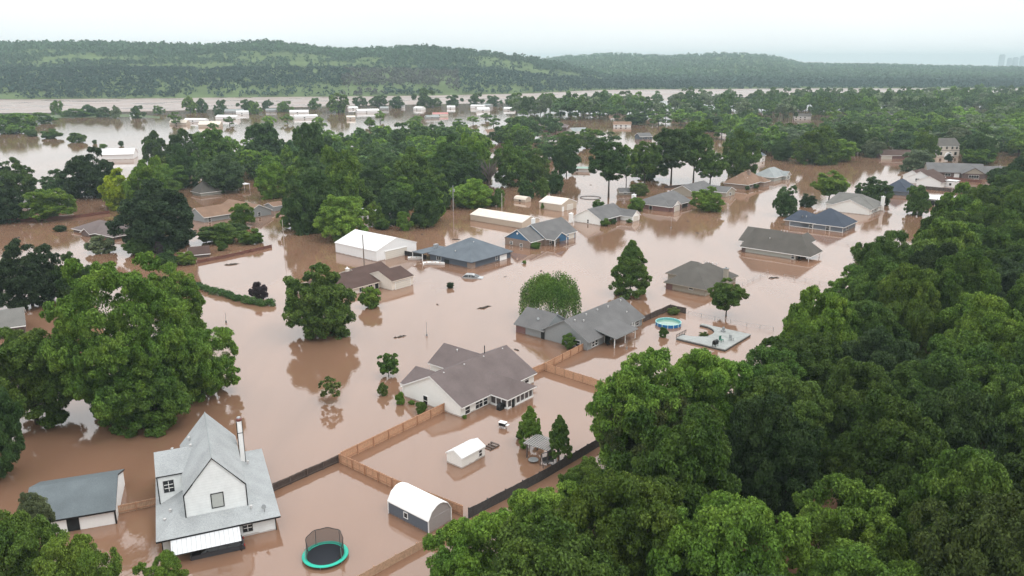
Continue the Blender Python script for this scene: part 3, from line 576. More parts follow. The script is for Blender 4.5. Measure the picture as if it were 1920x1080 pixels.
# brown roof house with garage wing
H, ro = house('garage_house', 'white house with brown roof and projecting two-car garage behind a round bush', 'house', (735,545), T,
  [(0,6.0,0,7.8,2.1,3.5,'gx',{'og':.12,'ov':.3}), (-14,1.5,3.7,14.5,1.5,3.3,'gx',{'ov':.4}), (-1,7,7.8,15,1.6,3.0,'gx',{})], 'cream', 'brown', trim='cream')
garage_door(H, '-y', 0, 3.1, 4.2, 1.5); window(H, '-y', 3.7, -2.6, .2, 1.0, .9, 1, 0); window(H, '-y', 3.7, -5, .2, 1.0, .9, 1, 0); door(H, '-y', 3.7, -.9, .9, 1.1, 'dark'); chimney(H, -3.6, 9.6, 2.8, 3.8, .6, .6, 'cream')
# white gable house with porch and garage gable
H, ro = house('porch_house', 'white gabled house with grey roof, deep dark porch and white garage gable', 'house', (1126,423), T,
  [(0,13.6,0,9.3,1.8,4.3,'gx',{'og':.3}), (10.7,14.8,-4.1,4,1.8,3.2,'gy',{'og':.25})], 'white', 'grey')
MB().box(.02,10.6,-.04,-.005,-.5,1.7).build('brick_panel', W_['brickd'], H); door(H, '-y', -.045, 7.4, 2.0, 1.5, 'dark'); window(H, '-y', -.045, 3.2, .3, 1.6, 1.0, 1, 0); garage_door(H, '-y', -4.1, 12.75, 3.0, 1.5); window(H, '-x', 0, 4.4, .2, .5, 1.0, 0, 1)
chimney(H, -1.4, 9.5, -.5, 2.6, 1.2, .8)
# brick garage-front house
H, ro = house('gable_garage_house', 'brick house with grey roof, white garage gable and tall white chimney', 'house', (1254,397), T,
  [(-.3,14.5,0,12.5,1.75,4.5,'hx',{'h1':.1,'h0':.9}), (.2,5.4,-1.3,5,1.8,3.3,'gy',{'og':.2})], 'brick', 'grey')
garage_door(H, '-y', -1.3, 2.8, 3.4, 1.5); window(H, '-x', -.3, 6.4, -.2, 1.0, 1.4, 0, 0); chimney(H, -.6, 12.6, -.5, 4.2, 1.3, 1.0); door(H, '-y', 0, 10.5, 4, 1.5, 'dark', 'porch_opening_shade')  # porch opening is a dark panel on the wall, shade painted as colour
MB().prism([(0.2,1.8),(5.4,1.8),(2.8,3.2)], -1.33, -1.3, 'y').build('white_gable', W_['paint'], H)
# grey gable house behind the round tree
H, ro = house('grey_gable_house', 'grey house with plain gable wall and grey roof behind the round lawn tree', 'house', (1298,370), T,
  [(0,16,0,8,1.9,3.8,'gx'), (7.5,15,-9,2,1.8,3.2,'gy')], 'tan', 'grey'); window(H, '-y', -9, 11, .3, 1.2, 1, 1, 0)
H, ro = house('tan_hip_house', 'brick house with salmon tan hip roof and square brick chimney', 'house', (1401,355), T,
  [(0,16,0,9.2,1.95,5.3,'hx'), (10.5,15.6,-2,3,1.95,3.4,'hy',{'h1':0})], 'brickt', 'tan'); chimney(H, 8.3, 3.4, 3.2, 5.7, 1.3, 1.0, 'brickt', 'brickt'); vents(H, [(2.6,5.6,3.9),(4.6,2.2,3.6)]); window(H, '-y', 0, 3.0, .3, 1.4, 1.1, 1, 0); door(H, '-y', 0, 6, 1.6, 1.4, 'dark')
H, ro = house('pale_roof_house', 'small sage house with pale grey hip roof beyond the tan-roofed house', 'house', (1466,337), T,
  [(-8,6.5,0,9,1.9,4.7,'hx',{'h0':1}), (0,4.5,-1.6,3,1.9,3.3,'gy')], 'sage', 'pale'); window(H, '-y', -1.6, 2.2, .2, 1.2, 1.2, 1, 0); posts(H, [(5.2,-.9),(6.3,-.9)], 1.8)
# right-hand cluster
H, ro = house('tin_roof_shed', 'dark sided shed with white metal roof beside the dark wood fence', 'shed', (1791,390), 137, [(0,10.2,-7,0,2.2,3.0,'gx',{'ov':.2,'og':.3})], 'slate', RW)
door(H, '+y', 0, 7.8, 3.0, 1.7, 'dark', 'open_bay_shade')  # flat dark panel, shade of the bay painted as colour
H, ro = house('stepped_roof_house', 'white house with stepped brown gable roofs and a flat white porch cover', 'house', (1763,352), 132,
  [(0,8.8,-9,0,2.0,3.9,'gy',{'og':.2}), (5,14.5,-17,-5,2.3,4.7,'gy',{'og':.2}), (12,19,-22,-12,2.0,4.0,'gy',{'og':.2}), (-3.6,-.05,-8,-4.4,2.2,2.3,'flat',{'ov':.2})], 'paint', 'brown')
bx_ = MB().box(-3.9,.1,-8.3,-4.1,2.33,2.42).build('porch_cover', RW, H); window(H, '+y', -4.4, -1.8, .6, .8, .9, 0, 0); window(H, '+y', -5, 10.5, .8, 1.6, 1.1, 1, 0)
H, ro = house('long_ranch_house', 'long low stone house with dark grey roof and stone gable, behind the brown board fence', 'house', (1739,330), -18,
  [(0,21,0,13,2.0,5.0,'gx'), (12.5,20.5,-3,7,2.0,4.3,'gy',{'og':.3}), (20.5,33,2,12,2.0,4.2,'gx'), (29,37,-7,10,2.0,5.0,'gy')], 'brickd', 'grey', gable='tan', trim='brickd')
window(H, '-y', -3, 16.5, .3, 3.6, 1.0, 3, 0); door(H, '-y', 0, 10.8, 1.8, 1.6, 'paint'); window(H, '-y', 0, 3.5, .4, 2, 1, 1, 0); window(H, '-y', 0, 7.5, .4, 2, 1, 1, 0)
H, ro = house('two_storey_house', 'tall two-storey cream house with dark roof and white arched doorway', 'house', (1757,294), 3, [(0,11.2,0,11,5.4,8.8,'gx',{'ov':.3})], 'cream', 'taupe')
for X in (1.6, 4.4, 7.3, 9.6): window(H, '-y', 0, X, 3.9, .8, 1.2, 0, 1, 'brickd')
for X in (1.8, 6.3, 9.3): window(H, '-y', 0, X, .9, 1.1, 1.4, 0, 0, 'brickd')
MB().box(0,11.2,-.08,-.005,3.1,3.3).build('storey_band', W_['brickd'], H)
ar = MB()
for k in range(9):
    a0, a1 = PI*k/9, PI*(k+1)/9; ar.prism([(5.6+2.2*math.cos(a0),-.2+2.4*math.sin(a0)),(5.6+2.2*math.cos(a1),-.2+2.4*math.sin(a1)),(5.6+1.6*math.cos(a1),-.2+1.8*math.sin(a1)),(5.6+1.6*math.cos(a0),-.2+1.8*math.sin(a0))], -1.0, -.02, 'y')
ar.build('entry_arch', W_['paint'], H)
H, ro = house('garage_cottage', 'brick cottage with brown-grey roof and wide white garage door at the water edge', 'house', (1651,297.5), -6, [(0,15,0,9,1.8,4.0,'gx',{'ov':.4})], 'brick', 'brown'); garage_door(H, '-y', 0, 2.8, 4.8, 1.6)
H, ro = house('small_cottage', 'small white cottage with slate roof and white gable beyond the brown water', 'house', (1602,289.5), T2, [(0,7.2,-6.5,0,1.6,3.6,'gx',{'ov':.25})], 'paint', 'slate'); window(H, '+y', 0, 2.2, .2, 1.4, .9, 1, 0); window(H, '+y', 0, 5.2, .2, 1.0, .9, 0, 0)
H, ro = house('navy_roof_house', 'slate house with dark navy hip roof between the dark round tree and white house', 'house', (1700,368), T2, [(0,8.5,-13,0,1.8,5.0,'hy')], 'steel', 'navy', trim='steel')
# left side
H, ro = house('sunken_house', 'house flooded nearly to its brown-mauve hip roof, by a dark oval shrub', 'house', (213,447,.4), 146, [(0,20,-10,0,1.0,3.0,'hx'), (9,13,-3,1.5,1.0,2.1,'gy')], 'brickd', 'mauve')
H, ro = house('grey_tan_house', 'long grey house with salmon tan roof half behind a round green tree', 'house', (384,418), T, [(0,14,0,9,1.8,3.9,'gx'), (11.5,20,-4,12,1.8,3.8,'gy',{'og':.3})], 'grey', 'tan')
window(H, '-y', -4, 15.8, .3, .9, 1.1, 0, 1); window(H, '-y', 0, 1.6, .1, .8, 1.2, 0, 1); window(H, '-y', 0, 8.4, .3, .9, .9, 0, 1)
H, ro = house('small_outhouse', 'narrow outhouse with reddish roof at the corner of the long grey house', 'outbuilding', (514,397), T, [(0,4,0,5,1.7,2.6,'gx',{'ov':.15})], 'grey', 'tan')
H, ro = house('steep_hip_house', 'pale house with steep grey hip roof and white porch frame under a dark tree', 'house', (377,368), 47, [(0,7.6,0,6.5,1.6,5.2,'hx'), (7.4,15.5,3,9,1.6,3.6,'gx')], 'sage', 'taupe')
posts(H, [(15.6,2.0),(20,2.0),(20,6)], 2.0); MB().box(15.4,20.2,1.8,6.2,2.0,2.15).build('porch_beam', W_['paint'], H); window(H, '-y', 3, 10, .3, .9, 1, 0, 1)
H, ro = house('left_grey_house', 'grey-roofed house at the left edge, wedged between dark trees', 'house', (52,402), T, [(0,13,0,13,2.0,5.0,'gx')], 'brickt', 'greige')
H, ro = house('edge_roof_house', 'house with plain taupe roof cut by the left edge, beside the huge tree', 'house', (48,628), 30, [(-14,0,0,8,2.0,3.9,'gx',{'og':.3})], 'brickd', 'greige')
H, ro = house('garden_shed', 'small sunken shed with brown roof at the end of the red fence', 'shed', (393,481), 25, [(-4.3,0,0,5.2,.9,2.2,'gx',{'ov':.3})], 'brickd', 'brown')
H, ro = house('trailer_home', 'long white trailer home with pale roof behind small trees', 'trailer', (650,410), -6, [(0,13.5,0,4.6,2.1,2.8,'gx',{'ov':.1,'og':.05})], 'metalw', RW)
window(H, '-y', 0, 2.5, .9, 1, .7, 0, 0); window(H, '-y', 0, 11.5, .9, 1, .7, 0, 0)
H, ro = house('sunken_shed', 'low white flooded shed with dark lean-to roof in open brown water', 'shed', (805,405), T, [(0,2.6,0,4.0,.8,1.5,'gx',{'ov':.15,'og':.05}), (2.7,5.8,.3,3.8,.9,1.0,'flat',{'ov':.1})], 'paint', 'slate')
MB().box(2.55,5.95,.15,3.95,1.03,1.1).build('white_roof', RW, H)
H, ro = house('arched_shed', 'tiny tan shed with rounded roof behind the long tan barn', 'shed', (985,380), T2, [(0,5.0,-3.1,0,1.0,1.8,'gambrel',{'ov':.05})], 'metalt', RT, gable='metalt'); window(H, '+y', 0, 2.4, .3, .6, .35, 0, 0, 'brickd')
H, ro = house('white_shed', 'small white shed with white gable roof alone in the fenced flooded yard', 'shed', (866,879), T, [(0,4.0,0,2.4,1.35,1.95,'gx',{'ov':.1,'og':.08})], 'white', RW); window(H, '-y', 0, 3.2, .35, .5, .8, 0, 1)
H, ro = house('barn_shed', 'charcoal and beige barn-style shed with white gambrel roof at the fence corner', 'shed', (804,1001), T2, [(0,5.9,-3.15,0,1.5,2.75,'gambrel',{'ov':.08})], 'graybarn', W_['paint'], gable='shedend')
window(H, '+y', 0, 3.3, .5, .5, .55, 0, 0); t_ = MB()
[MB().box(*q).build('corner_trim', W_['paint'], H) for q in ((-.07,.02,-.02,.07,-.6,1.45),(-.07,.02,-3.22,-3.13,-.6,1.45),(5.88,5.97,-.02,.07,-.6,1.45))]
MB().box(-.03,-.002,-3.13,-.03,-.6,1.5).build('end_wall', W_['shedend'], H)
H, ro = house('red_roof_shed', 'faded red metal roof poking out behind the treetops near the pasture fence', 'shed', (1612,486), T2, [(-6,1,-5,0,1.6,2.4,'gx',{'ov':.2})], 'tan', RR)
# distant houses among the trees: name, label, px, py, width m, depth, eave, ridge, wall, roof, angle
FAR = [('lake_barn','white building with white roof and dark doorway by the open lake',188,300,15,12,2.6,4.8,'metalw',RW,15),
 ('hip_roof_house','mauve hip roof showing between trees left of the dark-trunked tree',314,301,12,10,3.6,6.2,'brickt','mauve',30),
 ('distant_house','big grey hip-roofed brick house deep in the central trees',1003,245,22,14,4.2,8.2,'brickd','mauve',-10),
 ('distant_house','pair-windowed white house with brown roof below the big grey-roofed brick house',1021,266,16,10,2.6,5.2,'paint','brown',-12),
 ('distant_house','tan-roofed white house left of the central brick house, behind a lone tree',914,254,12,9,2.4,4.8,'paint','tan',20),
 ('distant_house','pale grey roofed house peeking out right of the central brick house',1074,251,11,9,2.4,5.0,'paint','pale',20),
 ('distant_house','steep dark grey roofed house nearly lost in the trees right of centre',1200,262,8,8,2.8,5.2,'slate','grey',15),
 ('distant_house','brown-roofed brick house under trees beside the bare grey tree',914,311,11,9,2.0,4.0,'brickd','brown',10),
 ('green_roof_carport','low white carport with pale green roof behind the tall two-trunked tree',1073,322,7.5,4.5,1.5,1.9,'paint',RG,-4),
 ('grey_shed','low weathered grey shed with sagging roof beside an olive bush',1162,366,6,4.5,1.2,2.3,'tan','grey',4),
 ('distant_house','narrow white end of a house against the dark trees at brown water',1427,303,4.5,8,4.0,6.5,'paint','slate',50),
 ('distant_house','grey-roofed cream house in the far right trees',1638,219,18,12,3.0,6.4,'cream','grey',-15),
 ('distant_house','flat cream building right of the grey-roofed cream house in the far trees',1668,232,9,8,4.2,5.0,'cream',RW,-8),
 ('distant_house','cream and pink building at the far right near the shining water lane',1817,224,12,8,3.2,4.6,'cream',RT,-5),
 ('distant_house','small grey roof above the pale bushes right of the small white cottage',1669,265,8,8,2.8,5.0,'sage','taupe',-10),
 ('distant_house','brown hip-roofed house in the gap right of the two-trunked tree, farther back',1255,262,14,9,2.4,5.0,'cream','brown',-20),
 ('distant_house','grey-roofed white house in the trees above the tan hip-roofed house',1362,256,14,9,2.6,5.2,'paint','grey',15),
 ('distant_house','tan-roofed house near the river in the middle of the far trees',1142,214,16,10,2.8,5.6,'cream','tan',-10),
 ('distant_house','brown-roofed house left of the far cream building',1560,232,15,9,2.6,5.4,'brickt','brown',10),
 ('distant_house','white-walled grey-roofed house far behind the broad waterside tree',1488,222,14,9,2.8,5.4,'paint','taupe',-15),
 ('distant_house','dark-roofed house in the trees left of the long low stone house',1700,262,12,9,2.4,5.0,'tan','mauve',20),
 ('distant_house','pale-walled house hidden in the central grove, behind the trailer home',722,352,13,8,2.4,4.6,'paint','taupe',25),
 ('distant_house','brown-roofed house peeking through the central grove',742,312,12,9,2.4,5.0,'brickt','brown',-20),
 ('distant_house','tan-walled house farthest right in the far trees below the river',1880,232,14,9,2.6,5.2,'cream','brown',8),
 ('distant_house','pale blue-grey roofed house under the far trees right of the river bend',1405,236,13,9,2.6,5.4,'sage','pale',-12),
 ('distant_house','brick house with grey roof left of the pale blue-grey roofed house',1318,234,14,9,2.6,5.2,'brickt','grey',12),
 ('distant_house','white house with tan roof deep in the trees above the two-trunked tree',1150,238,13,9,2.6,5.0,'paint','tan',-8),
 ('distant_house','low brown-roofed house near the top of the far right grove',1752,214,15,9,2.6,5.4,'paint','brown',5),
 ('distant_house','brown-roofed house low in the trees left of the two-storey cream house',1745,238,12,9,2.6,4.8,'brickt','tan',-10)]
for nm, lb, px, py, w, d, e, r, wl, rf, th in FAR:
    if nm == 'distant_house': e, r = e*.72, r*.74
    H, ro = house(nm, lb, 'house' if 'house' in nm else {'lake_barn':'building','green_roof_carport':'carport','grey_shed':'shed'}[nm], (px, py), th, [(0,w,0,d,e,r,'hx' if 'hip' in lb else 'gx')], wl, rf)
    for k in range(0 if nm == 'lake_barn' else max(1, int(w/4))): window(H, '-y', 0, 2+k*4*.9, .4, 1.1, .9, 0, 0)
    if nm == 'lake_barn': door(H, '+x', 13, 6, 2.5, 2.2, 'dark')
# flooded mobile home park by the river
PARK = [(243,218,9,'w'),(318,234,20,'t'),(345,229,26,'w'),(372,238,22,'t'),(404,224,26,'w'),(421,212,24,'p'),(444,215,15,'w'),(498,210,14,'p'),(543,213,24,'w'),(553,223,27,'w'),(650,224,10,'t'),(655,205,13,'w'),(670,212,30,'w'),(712,206,12,'p'),(742,203,13,'w'),(775,206,14,'w'),(800,223,16,'p'),(812,218,19,'r'),(838,204,12,'w'),(882,203,20,'w'),(896,209,18,'w'),(905,201,12,'p'),(944,207,16,'w'),(951,200,13,'p'),(974,222,12,'w'),(1001,200,9,'p')]
KW = {'w':('metalw',RW,'white'),'p':('grey','pale','pale grey'),'t':('metalt',RT,'tan'),'r':('cream',RR,'red-roofed')}
ORD = ['first','second','third','fourth','fifth','sixth','seventh','eighth','ninth','tenth','eleventh','twelfth','thirteenth','fourteenth','fifteenth','sixteenth','seventeenth','eighteenth','nineteenth','twentieth','twenty-first','twenty-second','twenty-third','twenty-fourth','twenty-fifth','twenty-sixth','twenty-seventh','twenty-eighth','twenty-ninth','thirtieth']
random.seed(4); cnt = {}
for px, py, w, kd in sorted(PARK):
    wl, rf, nm = KW[kd]; row = 'nearer' if py > 214 else 'farther'; cnt[(kd, row)] = cnt.get((kd, row), 0)+1
    lb = ('red-roofed building in the flooded riverside park' if kd == 'r' else '%s home, %s of its colour from left, %s row of riverside park' % (nm, ORD[cnt[(kd, row)]-1], row))
    H, ro = house('mobile_home', lb, 'mobile home', (px, py), random.choice((-12, 4, 25, -30, 12)), [(0,w*.72,0,random.uniform(5,8),random.uniform(1.6,2.5),random.uniform(2.7,3.9),'gx',{'ov':.2,'og':.1})], wl, rf, group='homes in the flooded riverside park')
    nW = max(1, int(w/6)); bw = MB()
    window(H, '-y', 0, w*.3, .5, 1.2, .8, 0, 0)
# downtown towers far away
for px, w, zt, lb in ((1877,36,128,'tallest hazy tower on the skyline'),(1892,28,98,'short hazy tower between the two taller ones'),(1903,34,104,'low stepped hazy tower near the right edge'),(1916,32,116,'hazy tower at the right edge of the skyline')):
    x = ratio(px)*8000; t_ = thing('skyscraper', lb, 'skyscraper', (x, 8000, 0), 0, 'distant downtown towers')
    MB().box(-w/2, w/2, -20, 20, -5, zt).box(-w/3, w/3, -14, 14, zt, zt+6).build('tower_shaft', mat('hazy_concrete', (.35,.36,.38), var=.05, lines=('Z', 4, .3)), t_)
# ------------------------------------------------------------------ fences
def fence(name, label, pts, h, mb, mp_, post_every=2.4, side=1, rails=True, group=None, dip=0.0):
    """pts: waterline pixels; boards, rails and posts standing in the water, h above it"""
    P = [G(*p) for p in pts]; o0 = P[0]; root = thing(name, label, 'fence', (o0.x, o0.y, 0), 0, group)
    bb = MB(); rr = MB(); rnd = random.Random(len(label)); done = 0
    for a, b in zip(P, P[1:]):
        d = b-a; L = d.length; d.normalize(); n = Vector((-d.y, d.x, 0))*side; u = (d.x, d.y); v = (n.x, n.y); a = a-o0
        k = max(1, int(L/.17)); st = L/k
        for i in range(k):
            c = a+d*(st*(i+.5)); hh = h+rnd.uniform(-.02, .02)-dip*abs(math.sin(i*.13))
            if rnd.random() < (.02 if dip else .004): continue
            bb.obox((c.x, c.y), u, v, st*.46, .012, -.8, hh)
        if rails:
            for z in (h*.22, h*.86):
                c = a+d*(L/2)+n*.035; rr.obox((c.x, c.y), u, v, L/2, .022, z-.045, z+.045)
        m = max(1, round(L/post_every))
        for i in range(m+1):
            if i == 0 and done: continue
            c = a+d*(L*i/m)+n*.09; MB().obox((c.x, c.y), u, v, .05, .05, -.8, h+.03).build('post', mp_, root)
        done = 1
    bb.build('boards', mb, root)
    if rr.v: rr.build('rails', mp_, root)
    return root
C0 = (638,867)
fence('board_fence', 'cedar fence running from the three-way corner up to the mauve-roofed house', [(640,865.5),(832,772)], 1.25, M_wood, M_woodr, side=-1)
fence('board_fence', 'cedar fence from the three-way corner running down behind the barn-style shed', [(638,868),(735,914),(868,967)], 1.22, M_wood, M_woodr, side=-1)
fence('board_fence', 'weathered dark board fence between the farmhouse and the cedar fence', [(512,922),(635,867)], 1.0, M_old, M_oldr, side=-1, dip=.05)
fence('board_fence', 'sun-bleached fence crossing the bottom edge beside the foreground treetops', [(660,1101),(820,1013),(872,985)], .85, M_wood2, M_woodr, side=1)
fence('board_fence', 'tan picket stretch between the outbuilding and the farmhouse', [(219,964),(293,948)], .95, M_wood2, M_woodr, side=-1)
fence('board_fence', 'cedar fence joining the mauve-roofed house to the pale grey house', [(996,704),(1022,693),(1099,653)], 1.15, M_wood, M_woodr, side=-1)
fence('board_fence', 'cedar fence running from behind the mauve-roofed house into the woods', [(1022,695),(1108,722),(1150,737)], 1.2, M_wood, M_woodr, side=1)
fence('board_fence', 'charcoal weathered fence along the edge of the woods below the pergola', [(880,972),(1012,903),(1102,850),(1160,815)], 1.2, M_char, M_char, side=1, dip=.04)
fence('board_fence', 'dark weathered fence wrapping the yard behind the round pool', [(1206,604),(1256,582),(1286,588)], 1.2, M_old, M_oldr, side=-1, dip=.06)
fence('board_fence', 'black panel fence between the white barn and the slate house', [(757,478),(799,487)], 1.15, W_['gate'], M_char, side=1)
fence('board_fence', 'long reddish board fence beside the small sunken shed', [(370,494),(440,480),(509,464)], .75, M_redf, M_redf, side=-1)
fence('board_fence', 'reddish fence in the water in front of the left grey-roofed house', [(-20,418),(60,414),(150,408),(205,400)], .9, M_redf, M_redf, side=-1)
fence('board_fence', 'dark brown fence in front of the long low stone house', [(1745,333),(1840,343)], 1.0, M_redf, M_redf, side=1)
fence('board_fence', 'dark fence stretching right of the white stepped-roof house', [(1735,355),(1790,360),(1850,366)], 1.2, M_old, M_oldr, side=1)
fence('board_fence', 'brown fence beyond the garage cottage under pale bushes', [(1665,284),(1722,288)], 1.1, M_redf, M_redf, side=1)
fence('board_fence', 'low brown fence behind the brick garage-front house', [(1246,353),(1300,349)], .9, M_old, M_old, side=1)
def wire_fence(label, pts, h=.7, every=3.0):
    P = [G(*p) for p in pts]; o0 = P[0]; root = thing('wire_fence', label, 'fence', (o0.x, o0.y, 0)); rr = MB()
    for j, (a, b) in enumerate(zip(P, P[1:])):
        a = a-o0; b = b-o0; d = b-a; m = max(1, round(d.length/every))
        for i in range(m+1):
            if i == 0 and j: continue
            c = a+d*(i/m); MB().tube([(c.x,c.y,-.8),(c.x,c.y,h)], .035, 5).build('post', M_steel, root)
        rr.tube([(a.x,a.y,h-.03),(b.x,b.y,h-.03)], .02, 4); rr.tube([(a.x,a.y,.12),(b.x,b.y,.12)], .012, 4); rr.tube([(a.x,a.y,.4),(b.x,b.y,.4)], .012, 4)
    rr.build('wires', M_steel, root)
wire_fence('thin chain-link fence right of the tan hip-roofed house towards the woods', [(1392,536),(1412,526),(1440,514)])
wire_fence('faint wire fence in pale water below the steep-roofed corner house', [(1470,520),(1510,528),(1562,538)])
wire_fence('wire fence posts right of the round pool running past the tree', [(1290,590),(1340,600),(1400,612),(1450,620)])
wire_fence('wire fence between the two hip-roofed houses near the road', [(1545,452),(1590,458),(1640,462)])

# ------------------------------------------------------------------ trampoline
def torus(b, c, R, r, n=40, k=8, sz=1.0, m=0):
    base = len(b.v)
    for i in range(n):
        a = 2*PI*i/n
        for j in range(k):
            t = 2*PI*j/k; q = R+r*math.cos(t); b.v.append((c[0]+q*math.cos(a), c[1]+q*math.sin(a), c[2]+r*sz*math.sin(t)))
    for i in range(n):
        for j in range(k): b.f.append((base+i*k+j, base+((i+1)%n)*k+j, base+((i+1)%n)*k+(j+1)%k, base+i*k+(j+1)%k)); b.m.append(m)
tp = G(610, 1039, .3); TR = thing('trampoline', 'round trampoline with turquoise pad, black mat and drooping safety net', 'trampoline', (tp.x, tp.y, 0))
b = MB(); torus(b, (0,0,.3), 1.95, .22, 48, 8, .3); b.build('pad', mat('turquoise_vinyl', (.02,.42,.30), rough=.45, var=.08), TR, True)
b = MB().tube([(0,0,.27),(0,0,.30)], 1.77, 40); b.build('jump_mat', mat('black_mat', (.012,.014,.02), rough=.7, var=.1), TR)
b = MB(); torus(b, (0,0,.22), 2.0, .05, 40, 6); b.build('frame', M_steel, TR, True)
for k in range(6):
    a = PI/6+k*PI/3; MB().tube([(2*math.cos(a),2*math.sin(a),.22),(2*math.cos(a),2*math.sin(a),-.8)], .04, 6).build('leg', M_steel, TR)
m = bpy.data.materials.new('net_mesh'); m.use_nodes = True; t = m.node_tree; bs = t.nodes['Principled BSDF']; bs.inputs['Base Color'].default_value = (.045,.032,.03,1); bs.inputs['Roughness'].default_value = .9
tr = N(t, 'ShaderNodeBsdfTransparent'); mxn = N(t, 'ShaderNodeMixShader'); mxn.inputs[0].default_value = .62; t.links.new(tr.outputs[0], mxn.inputs[1]); t.links.new(bs.outputs[0], mxn.inputs[2]); t.links.new(mxn.outputs[0], t.nodes['Material Output'].inputs['Surface'])
b = MB(); rings = []
for j in range(9):
    z = .32+j/8*1.75; row = []
    for i in range(41):
        a = math.radians(-30)+math.radians(255)*i/40; s = math.sin(PI*i/40); R = 1.78-.10*j/8*(1+.6*math.sin(i*.9)); zz = .32+(z-.32)*(.62+.38*min(1, s*1.6))
        if i < 5: zz = .32+(zz-.32)*(.25+.15*i)
        row.append((R*math.cos(a), R*math.sin(a), zz))
    rings.append(row)
for j in range(8):
    for i in range(40): b.poly([rings[j][i], rings[j][i+1], rings[j+1][i+1], rings[j+1][i]])
b.build('safety_net', m, TR, True)
b = MB().tube(rings[-1], .035, 6); b.build('net_hoop', W_['black'], TR, True)
for a, h in ((-25,1.5),(55,1.9),(130,1.9),(210,1.6)):
    a = math.radians(a); MB().tube([(1.9*math.cos(a),1.9*math.sin(a),-.2),(1.85*math.cos(a),1.85*math.sin(a),h)], .035, 6).build('net_pole', mat('teal_sleeve', (.10,.22,.2)) if h == 1.5 else M_steel, TR)

# ------------------------------------------------------------------ round pool, deck pool, kept things of the yards
pp = G(1253, 606.5, .2); PO = thing('round_pool', 'round blue-sided above-ground pool with pale ribs in the flooded yard', 'swimming pool', (pp.x, pp.y, 0))
R = 2.25; b = MB(); n = 32
for i in range(n):
    a0, a1 = 2*PI*i/n, 2*PI*(i+1)/n; q = lambda a, r, z: (r*math.cos(a), r*math.sin(a), z)
    b.poly([q(a0,R,-.6),q(a1,R,-.6),q(a1,R,.55),q(a0,R,.55)], 0); b.poly([q(a0,R-.08,-.2),q(a1,R-.08,-.2),q(a1,R-.08,.55),q(a0,R-.08,.55)], 1); b.poly([q(a0,R,.55),q(a1,R,.55),q(a1,R-.08,.55),q(a0,R-.08,.55)], 0)
b.build('wall', [mat('blue_liner', (.02,.16,.42), rough=.4, var=.1), mat('aqua_liner', (.18,.45,.45), rough=.4)], PO)
b = MB(); torus(b, (0,0,.57), R-.02, .07, 40, 6, .6); b.build('rim', mat('aqua_rim', (.30,.62,.62), rough=.4), PO, True)
for k in range(14):
    a = 2*PI*k/14; c, s = math.cos(a), math.sin(a); MB().obox((c*(R+.04), s*(R+.04)), (-s, c), (c, s), .06, .04, -.6, .6).build('rib', mat('pale_rib', (.55,.66,.66)) if k == 0 else bpy.data.materials['pale_rib'], PO)
MB().tube([(0,0,.18),(0,0,.22)], R-.1, 32).build('pool_water', mat('green_pool_water', (.20,.30,.24), rough=.06, spec=.5, var=.1), PO)
# concrete deck with a sickle-shaped pool cut into it
dp = G(1355.9, 655.9, .35); DK = thing('pool_deck', 'pale raised pool deck with sickle-shaped cut-out and dark skirting', 'deck', (dp.x, dp.y, 0), math.radians(T2))
out = [(-.2,-.3),(8.7,-.3),(8.7,-3.4)]; cx, cy_, r_ = 8.4, -6.0, 3.5
for k in range(15):
    a = math.radians(82+k*196/14); out.append((cx+r_*math.cos(a), cy_+r_*math.sin(a)))
out += [(8.9,-9.2),(8.9,-10.2),(-.2,-10.2)]
b = MB(); b.poly([(x,y,.37) for x, y in out], 0); b.poly([(x,y,.20) for x, y in out], 0)
for (x0,y0),(x1,y1) in zip(out, out[1:]+out[:1]): b.poly([(x0,y0,.20),(x1,y0 if 0 else y1,.20),(x1,y1,.37),(x0,y0,.37)], 0)
b.build('deck_top', mat('pale_deck_boards', (.30,.31,.30), var=.2, scale=1.2, lines=('X', .3, .1)), DK)
b = MB(); ins = out
for (x0,y0),(x1,y1) in zip(ins, ins[1:]+ins[:1]): b.poly([(x0*.995,y0*.995,-.6),(x1*.995,y1*.995,-.6),(x1*.995,y1*.995,.2),(x0*.995,y0*.995,.2)], 0)
b.build('skirting', mat('dark_skirting', (.05,.048,.05), var=.3), DK)
rl = MB()
for k in range(7): rl.box(8.6,8.68,-.3-k*.55,-.22-k*.55,.37,.95)
rl.box(8.6,8.68,-3.7,-.22,.9,.97)
rl.build('railing', M_oldr, DK)
gp = G(1341, 649, .37); GR = thing('kettle_grill', 'black grill standing on the pale pool deck', 'grill', (gp.x, gp.y, .372), .8)
b = MB().box(-.5,.5,-.3,.3,.35,.75); b.prism([(-.32,.75),(.32,.75),(.24,1.0),(0,1.12),(-.24,1.0)], -.48, .48, 'x'); b.build('firebox', W_['black'], GR)
for x in (-.42,.42):
    for y in (-.25,.25): MB().box(x-.03,x+.03,y-.03,y+.03,0,.35).build('leg', W_['black'], GR)
def chair(label, px, py, z, rz, col, name='patio_chair'):
    p = G(px, py, z); t_ = thing(name, label, 'chair', (p.x, p.y, z), rz)
    MB().box(-.28,.28,-.28,.28,.36,.44).build('seat', col, t_); MB().box(-.28,.28,.24,.3,.44,1.0).build('backrest', col, t_)
    for x in (-.24,.24):
        for y in (-.24,.24): MB().box(x-.025,x+.025,y-.025,y+.025,0,.36).build('leg', col, t_)
    return t_
M_green = mat('green_plastic', (.06,.17,.13), rough=.5)
chair('green patio chair in the middle of the pale pool deck', 1352, 641, .372, .6, M_green); chair('grey patio lounger on the far side of the pale pool deck', 1371, 638, .372, 2.2, M_steel)
